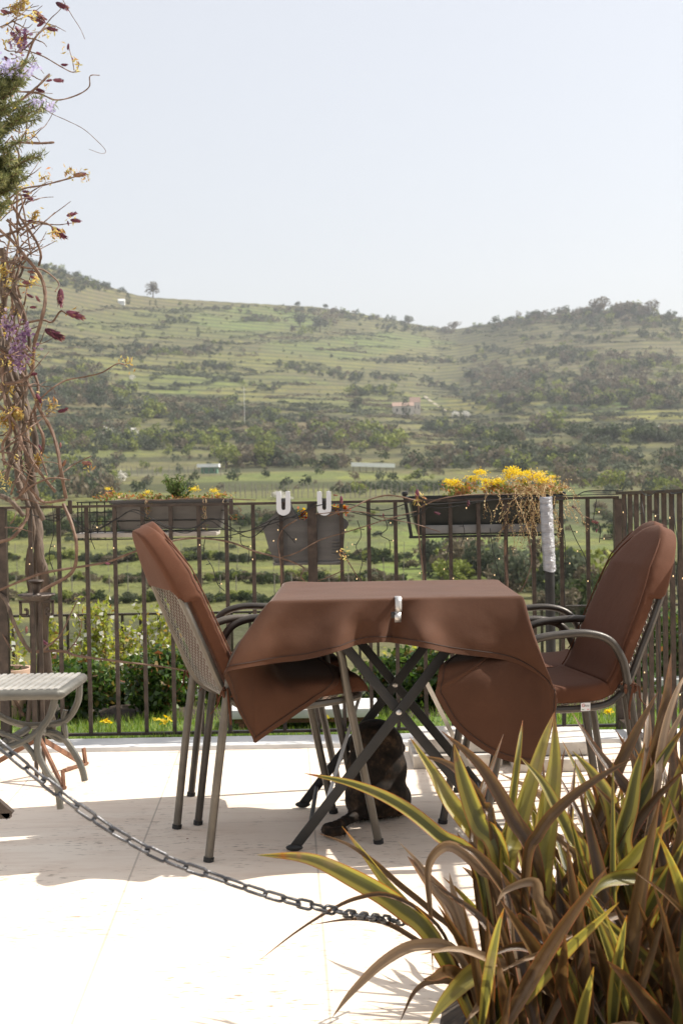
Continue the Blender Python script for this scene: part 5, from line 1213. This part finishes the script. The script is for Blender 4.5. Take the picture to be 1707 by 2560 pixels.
# yellow flowers in the lawn and a bed of earth under the roses
b = MB(); b.grid([[(-2.6 + 5.2 * j / 60, 6.72 + dy + .05 * math.sin(j * .7), z + .012 * math.sin(j * 1.9)) for j in range(61)] for dy, z in ((0, -.024), (.12, .0), (.4, .004), (.62, -.05))]); tag(b.build('flower_bed', SOIL), kind='structure')
b = MB(); b.grid([[(-2.2 + .15 * j, Y, -.022 + .003) for j in range(30)] for Y in (7.62, 7.8)])
def path_strip():
    b = MB(); b.box((0, 7.45, .015), (6, .16, .05)); tag(b.build('path', KERB, smooth=False), kind='structure')
path_strip()
for i, (px, py, r) in enumerate(((413, 1833, .022), (265, 1829, .010), (820, 1850, .010), (1520, 1800, .012))):
    c = P(px, py, 6.4); c.z = .035; C = np.array([list(Vector((random.gauss(0, r), random.gauss(0, r), random.gauss(0, r * .4)))) for _ in range(14)]); V, Q = leaf_arrays(C, .03, .6)
    r_ = empty('yellow_flower', (c.x, 6.4, -.02), label=('largest clump of yellow blooms in the lawn left of the armchair', 'tiny yellow bloom in the grass near the rose bush', 'tiny yellow bloom in the grass under the bench', 'tiny yellow bloom in the grass at the right')[i], cat='flower', group='yellow blooms in the lawn'); npmesh('petals', V + np.array([0, 0, .06]), Q, YEL, r_)
    b = MB(); b.tube([(0, 0, 0), (.003, 0, .05)], .0015, 5); b.build('stem', GRN, r_)

# ------------------------------------------------------------------ string lights on the railings
def lights():
    r_ = empty('string_lights', (0, FY, 0), label='dark cable of small warm bulbs wound along the railings', cat='string lights'); b = MB(); bulbs = []
    def W2(px, py, Y): q = P(px, py, Y); return Vector((q.x, q.y - FY, q.z))
    Yc = FY - .025
    def run(l, Y=Yc, rad=.0022, jit=3):
        q = crom([W2(x + random.uniform(-jit, jit), y + random.uniform(-jit, jit), Y + random.uniform(-.01, .01)) for x, y in l], max(10, len(l) * 6)); b.tube(q, rad, 5)
        return q
    main = [(80, 1285), (140, 1300), (170, 1290), (220, 1330), (290, 1300), (330, 1280), (400, 1310), (470, 1330), (520, 1300), (560, 1320), (620, 1330), (680, 1300), (740, 1290), (780, 1265), (830, 1275), (900, 1280), (960, 1300), (1040, 1290), (1060, 1262), (1100, 1262), (1250, 1250), (1400, 1240), (1460, 1236), (1545, 1238)]
    run(main); run([(x + 10, y + random.uniform(-14, 14)) for x, y in main]); run([(560, 1345), (640, 1325), (720, 1295), (800, 1265), (870, 1262), (960, 1275), (1050, 1245)])
    drops = [[(515, 1340), (510, 1380), (530, 1420), (545, 1460), (560, 1480)], [(600, 1320), (605, 1360), (622, 1370), (618, 1410)], [(895, 1300), (900, 1340), (890, 1370), (905, 1400), (900, 1440), (915, 1470)], [(960, 1290), (965, 1320), (950, 1335), (970, 1350), (973, 1385)],
             [(1062, 1360), (1065, 1400), (1058, 1440), (1070, 1470), (1060, 1510)], [(1155, 1300), (1160, 1330), (1150, 1365)], [(1225, 1320), (1232, 1370), (1240, 1400), (1245, 1440), (1255, 1460)], [(1405, 1310), (1412, 1360), (1410, 1420), (1412, 1470), (1410, 1520)], [(1420, 1310), (1440, 1345), (1460, 1390), (1468, 1420)], [(1490, 1250), (1486, 1300), (1500, 1320), (1495, 1355)],
             [(1475, 1430), (1480, 1475), (1495, 1500)], [(240, 1300), (230, 1340), (236, 1375)], [(690, 1310), (720, 1340), (740, 1360)], [(130, 1260), (138, 1330), (125, 1390), (140, 1440)], [(855, 1300), (850, 1360), (858, 1400)], [(360, 1300), (352, 1330), (362, 1350)], [(1122, 1350), (1118, 1400), (1128, 1430), (1150, 1450)]]
    for dr in drops:
        q = run(dr, rad=.0018)
        for i in range(4, len(q), 9):
            e = q[i] + Vector((random.choice((-1, 1)) * .018, -.004, random.uniform(-.006, .003))); b.tube([q[i], e], .0016, 5); bulbs.append(e)
    for x, y in ((268, 1326), (285, 1370), (730, 1320), (684, 1352), (718, 1400), (1085, 1275), (1165, 1270), (1148, 1312), (80, 1370), (75, 1410), (135, 1310)): bulbs.append(W2(x, y, Yc - .01))
    # along the side railing
    yy = [5.9, 5.6, 5.3, 5.05, 4.85]
    for k, Y in enumerate(yy):
        x = XR - .014; top = 1.02; pts = [Vector((x, Y - FY, top))]
        for j in range(9): pts.append(Vector((x + random.uniform(-.012, .004), pts[-1].y + random.uniform(-.05, .04), top - .09 * (j + 1))))
        q = crom(pts, 40); b.tube(q, .0018, 5)
        for i in range(3, 40, 10):
            e = q[i] + Vector((-.014, random.uniform(-.02, .02), -.006)); b.tube([q[i], e], .0016, 5); bulbs.append(e)
    q = crom([Vector((XR + random.uniform(-.02, .02), -.0 - .12 * j, 1.035 + random.uniform(-.012, .012))) for j in range(14)], 70); b.tube(q, .0022, 5)
    b.build('cable', BLACK, r_)
    m, t, bs, o = newmat('warm_bulb'); bs.inputs['Base Color'].default_value = (.9, .7, .4, 1); bs.inputs['Emission Color'].default_value = (1, .68, .3, 1); bs.inputs['Emission Strength'].default_value = .45; bs.inputs['Roughness'].default_value = .2
    bb = MB(); bb.ball((0, 0, 0), (.0025, .0025, .0035), 8, 6); first = None
    for p in [q for i_, q in enumerate(bulbs) if i_ % 5 not in (1, 3)][:100]:
        if first is None: first = bb.build('bulb', m, r_); o_ = first
        else: o_ = first.copy(); COL.objects.link(o_); o_.parent = r_
        o_.location = p
lights()

# ------------------------------------------------------------------ sword leaved plant in front
def m_blade(name, mid, stripe, edge, tipc, trans=.35):
    m, t, bs, o = newmat(name); uv = t.nodes.new('ShaderNodeUVMap'); sx = t.nodes.new('ShaderNodeSeparateXYZ'); t.links.new(uv.outputs[0], sx.inputs[0]); a = attr(t, 'rnd')
    d = mth(t, 'ABSOLUTE', mth(t, 'SUBTRACT', sx.outputs[0], .5))
    v = coord(t); fine = t.nodes.new('ShaderNodeTexNoise'); fine.inputs['Scale'].default_value = 30; cmb = t.nodes.new('ShaderNodeCombineXYZ'); t.links.new(sx.outputs[0], cmb.inputs[0]); t.links.new(mth(t, 'MULTIPLY', sx.outputs[1], .04), cmb.inputs[1]); t.links.new(a.outputs['Fac'], cmb.inputs[2]); t.links.new(cmb.outputs[0], fine.inputs['Vector'])
    dj = mth(t, 'ADD', d, mth(t, 'MULTIPLY', mth(t, 'SUBTRACT', fine.outputs[0], .5), .12))
    c = ramp(t, dj, [(.20, mid), (.27, stripe), (.42, stripe), (.455, edge)])
    c = mixc(t, mth(t, 'MULTIPLY', fine.outputs[0], .5), c, tuple(x * .6 for x in mid))
    c = mixc(t, mth(t, 'MULTIPLY', a.outputs['Fac'], .45), c, tuple(x * 1.2 for x in stripe))
    blot = noise(t, v, 14, 4, .7); c = mixc(t, ramp(t, mth(t, 'ADD', mth(t, 'MULTIPLY', blot, .5), mth(t, 'MULTIPLY', sx.outputs[1], .62)), [(.80, (0, 0, 0)), (.90, (1, 1, 1))]), c, tipc)
    c = mixc(t, ramp(t, noise(t, v, 7, 5, .6), [(.56, (0, 0, 0)), (.72, (.6, .6, .6))]), c, (.20, .14, .09))
    t.links.new(c, bs.inputs['Base Color']); bs.inputs['Roughness'].default_value = .34; bs.inputs['Specular IOR Level'].default_value = .5
    bump(t, bs, fine.outputs[0], .4, .002)
    tr = t.nodes.new('ShaderNodeBsdfTranslucent'); hs = t.nodes.new('ShaderNodeHueSaturation'); hs.inputs['Value'].default_value = 1.3; hs.inputs['Saturation'].default_value = 1.15; t.links.new(c, hs.inputs['Color']); t.links.new(hs.outputs[0], tr.inputs[0])
    mx = t.nodes.new('ShaderNodeMixShader'); mx.inputs[0].default_value = trans; t.links.new(bs.outputs[0], mx.inputs[1]); t.links.new(tr.outputs[0], mx.inputs[2]); t.links.new(mx.outputs[0], o.inputs[0]); return m
MB_G = m_blade('striped_green_blade', (.075, .082, .028), (.36, .31, .085), (.36, .13, .05), (.28, .10, .03), .48)
MB_B = m_blade('bronze_blade', (.070, .038, .018), (.13, .080, .034), (.32, .11, .05), (.19, .09, .04), .3)
MB_D = m_blade('dry_grey_blade', (.17, .112, .066), (.31, .22, .135), (.28, .15, .09), (.30, .20, .12), .22)
def sword_plant():
    O_ = Vector((.52, 2.72, 0)); r_ = empty('flax_plant', O_, label='large striped sword leaved flax plant with drying bronze leaves in the foreground', cat='plant')
    bl = {'g': MB(), 'b': MB(), 'd': MB()}
    def blade(pts, wd, kind, n=22, tw=None):
        q = crom(pts, n); t0 = (q[-1] - q[0]); rnd = random.random(); rows = []
        tw = random.uniform(-.5, .5) if tw is None else tw; tw2 = tw + random.uniform(-.6, .6); view = Vector((0, -1, .25))
        for i, p in enumerate(q):
            f = i / n; t = (q[min(i + 1, n)] - q[max(i - 1, 0)]).normalized(); s = t.cross(view); s = s.normalized() if s.length > 1e-3 else Vector((1, 0, 0)); nn = s.cross(t).normalized()
            a = tw + (tw2 - tw) * f; s_ = s * math.cos(a) + nn * math.sin(a); n_ = nn * math.cos(a) - s * math.sin(a)
            w_ = wd * (.55 + .45 * min(1, f * 3)) * (1 - max(0, (f - .45) / .55) ** 1.8) + .0006; k = .55 * w_ * (1 - f * .6)
            rows.append([p - s_ * w_ / 2 + n_ * k, p - s_ * w_ * .25 + n_ * k * .45, p, p + s_ * w_ * .25 + n_ * k * .45, p + s_ * w_ / 2 + n_ * k])
        vs = [v - O_ for r in rows for v in r]; fs = [(i * 5 + j, i * 5 + j + 1, i * 5 + 6 + j, i * 5 + 5 + j) for i in range(n) for j in range(4)]; uvs = [(j / 4, i / n) for i in range(n + 1) for j in range(5)]
        bl[kind].add(vs, fs, rnd, uvs)
    K = 1 / 1.4164
    def c2(l): return [(600 + x * K, 1800 + y * K) for x, y in l]
    TR = [ # traced tip to base (crop coordinates), width m, kind, tip depth
     ([(225, 188), (400, 228), (560, 300), (700, 410), (850, 560)], .028, 'g', 2.95), ([(60, 478), (240, 488), (400, 555), (560, 650), (700, 790)], .040, 'g', 2.85), ([(280, 402), (380, 440), (470, 500), (560, 580), (680, 680), (780, 800)], .014, 'b', 3.0), ([(360, 375), (440, 470), (520, 570), (620, 680), (720, 800)], .024, 'g', 2.98),
     ([(70, 850), (200, 750), (330, 668), (420, 630), (520, 620), (640, 680), (740, 800)], .010, 'b', 2.8), ([(250, 725), (400, 705), (520, 722), (640, 790), (760, 860)], .012, 'b', 2.9), ([(325, 1055), (400, 960), (520, 850), (640, 800), (780, 850)], .026, 'd', 2.7), ([(565, 1070), (620, 960), (690, 925), (780, 960)], .014, 'b', 2.75), ([(660, 1085), (740, 980), (850, 885), (980, 880)], .040, 'g', 2.6),
     ([(790, 1080), (850, 1000), (900, 920), (960, 880)], .026, 'd', 2.6), ([(600, 60), (680, 180), (740, 285), (850, 430), (950, 600)], .036, 'g', 3.05), ([(625, 125), (720, 148), (790, 200), (860, 300), (900, 420)], .022, 'b', 3.05), ([(755, 80), (790, 200), (850, 360), (930, 520)], .042, 'g', 2.95), ([(712, 38), (850, 160), (960, 340), (1050, 560)], .036, 'b', 2.9),
     ([(932, 50), (885, 170), (850, 260), (820, 400), (830, 560)], .022, 'b', 3.0), ([(1000, 0), (985, 120), (955, 350), (930, 520)], .018, 'g', 3.0), ([(1112, -30), (1065, 90), (1010, 260), (960, 420), (940, 560)], .040, 'g', 2.95), ([(1112, -25), (1112, 150), (1090, 300), (1065, 480), (1060, 600)], .046, 'g', 2.93), ([(985, 125), (1060, 210), (1110, 300), (1170, 420), (1210, 540)], .026, 'g', 2.85),
     ([(1175, 110), (1250, 190), (1310, 290), (1330, 420), (1330, 560)], .032, 'g', 2.85), ([(1172, -30), (1250, 100), (1340, 220), (1430, 340), (1480, 480)], .034, 'b', 2.9), ([(1432, 80), (1400, 180), (1375, 300), (1345, 420), (1350, 600)], .036, 'g', 2.8), ([(1580, 10), (1490, 140), (1410, 290), (1330, 450), (1280, 620)], .040, 'g', 2.85), ([(1600, 150), (1460, 280), (1360, 420), (1300, 580)], .034, 'b', 2.8),
     ([(1400, 130), (1280, 200), (1150, 295), (1060, 400), (1010, 560)], .026, 'b', 2.72), ([(1525, -240), (1505, -80), (1470, 100), (1420, 330), (1380, 520)], .040, 'b', 2.95), ([(1478, -100), (1400, 40), (1310, 230), (1230, 460), (1190, 620)], .036, 'b', 2.95), ([(1440, -85), (1440, 60), (1420, 250), (1390, 460)], .030, 'd', 3.0), ([(1590, -80), (1500, 100), (1440, 300), (1400, 480)], .030, 'd', 2.9),
     ([(1590, -180), (1545, -110), (1505, 0), (1475, 140), (1450, 340)], .022, 'd', 2.95), ([(682, 900), (672, 700), (660, 530), (700, 455), (760, 445), (850, 520), (930, 640)], .026, 'd', 2.8), ([(770, 440), (840, 480), (930, 590), (1000, 720)], .030, 'b', 2.75), ([(1285, 1080), (1240, 980), (1170, 870), (1080, 790), (960, 745)], .034, 'b', 2.6), ([(1570, 945), (1400, 870), (1260, 835), (1100, 820)], .034, 'b', 2.55),
     ([(1300, 1090), (1220, 950), (1130, 860), (1000, 830)], .026, 'd', 2.55), ([(1220, 660), (1270, 590), (1340, 560), (1450, 560), (1500, 610)], .030, 'g', 2.62), ([(905, 660), (940, 600), (1040, 570), (1060, 650), (1090, 760)], .024, 'd', 2.65), ([(960, 640), (965, 800), (990, 950), (1010, 1080)], .018, 'd', 2.6), ([(1110, 800), (1240, 730), (1370, 690), (1440, 790), (1500, 900)], .020, 'd', 2.55),
     ([(860, 845), (980, 800), (1120, 830), (1250, 900), (1330, 1000)], .032, 'b', 2.58), ([(560, 430), (640, 510), (700, 600), (780, 720)], .020, 'd', 2.95), ([(740, 540), (760, 620), (800, 720), (830, 820)], .022, 'd', 2.8), ([(1570, 330), (1470, 400), (1390, 480), (1290, 640)], .026, 'g', 2.7), ([(1600, 540), (1500, 620), (1420, 720), (1350, 860)], .036, 'g', 2.6), ([(1600, 620), (1530, 760), (1450, 900)], .03, 'b', 2.6)]
    for l, wd, kind, ty in TR:
        pts = c2(l); n = len(pts); ex, ey = pts[-1]; bx = 1330 + (ex - 1330) * .5 + random.uniform(-30, 30); by = 2700
        if ex < 1200: bx = max(bx, 1230); by = 2660
        q = [P(bx, by, 2.78 + random.uniform(-.08, .08))] + [P(x, y, 2.75 + (ty - 2.75) * (1 - i / n)) for i, (x, y) in reversed(list(enumerate(pts)))]
        blade(q, wd * (1.0 if kind == 'g' else .85), kind, 30, tw=random.uniform(-.35, .35))
    rs = random.Random(11)
    for k in range(760):
        bx = rs.uniform(.24, .98); by = rs.uniform(2.5, 3.05); base = Vector((bx, by, rs.uniform(-.02, .1)))
        a = rs.uniform(-math.pi, math.pi); dr = k < 150; L_ = rs.uniform(.30, .62); out = Vector((math.cos(a), math.sin(a) * .8, 0)); elev = R(rs.uniform(45, 85)) if not dr else R(rs.uniform(25, 75))
        cdist = (Vector((bx - .62, by - 2.75, 0))); out = (out + cdist * 2.2).normalized()
        pts = [base]; L_ *= (1.0 if not dr else .9); st = 6
        for j in range(st):
            ee = elev - (j / st) ** 1.6 * rs.uniform(.15, .6) * (1.7 if dr else .35); pts.append(pts[-1] + (out * math.cos(ee) + Vector((0, 0, math.sin(ee)))) * L_ / st)
        tip = pts[-1]; 
        if max(p.z for p in pts) > .60 - max(0, (.55 - tip.x)) * .7: continue
        if min(p.x for p in pts) < .10 or any(p.y < 2.32 for p in pts) or min(p.z for p in pts) < .01: continue
        blade(pts, rs.uniform(.012, .034), ('d' if rs.random() < .4 else 'b') if dr else ('g' if rs.random() < .34 else 'b'), 16)
    bl['g'].build('green_leaves', MB_G, r_, ang=180); bl['b'].build('bronze_leaves', MB_B, r_, ang=180); bl['d'].build('dry_leaves', MB_D, r_, ang=180)
sword_plant()
b = MB(); b.grid([[(x, y, .02 + .012 * math.sin(x * 9) * math.cos(y * 7) - (.03 if x < .2 else 0)) for x in np.linspace(.12, 1.3, 24)] for y in np.linspace(1.9, 3.02, 20)]); tag(b.build('plant_bed', SOIL), kind='structure')

# crumbs and fallen petals on the paving
b = MB()
for k in range(70):
    x, y = random.uniform(-1.4, .8), random.uniform(3.0, 5.8); s = random.uniform(.002, .006); a = random.random() * 3
    b.add([(x - s * math.cos(a), y - s * math.sin(a), .0045), (x + s * .5 * math.sin(a), y - s * .5 * math.cos(a), .003 + s * .3), (x + s * math.cos(a), y + s * math.sin(a), .0045), (x - s * .5 * math.sin(a), y + s * .5 * math.cos(a), .003)], [(0, 1, 2, 3)])
tag(b.build('fallen_petals', simple('dried_petal', (.16, .06, .04), (.32, .16, .10), .8)), 'scattered dry petals and crumbs on the pale paving', 'petals', kind='stuff')

# ------------------------------------------------------------------ haze
def haze():
    m = bpy.data.materials.new('valley_haze'); m.use_nodes = True; t = m.node_tree; t.nodes.remove(t.nodes['Principled BSDF']); v = t.nodes.new('ShaderNodeVolumePrincipled'); v.inputs['Color'].default_value = (.93, .96, 1, 1); v.inputs['Density'].default_value = .00016; v.inputs['Anisotropy'].default_value = .35
    t.links.new(v.outputs[0], t.nodes['Material Output'].inputs['Volume'])
    b = MB(); b.box((0, 1000, 145), (4200, 2420, 340)); o = b.build('haze', m, smooth=False); tag(o, 'pale spring haze lying over the valley and hill', 'haze', kind='stuff')
haze()
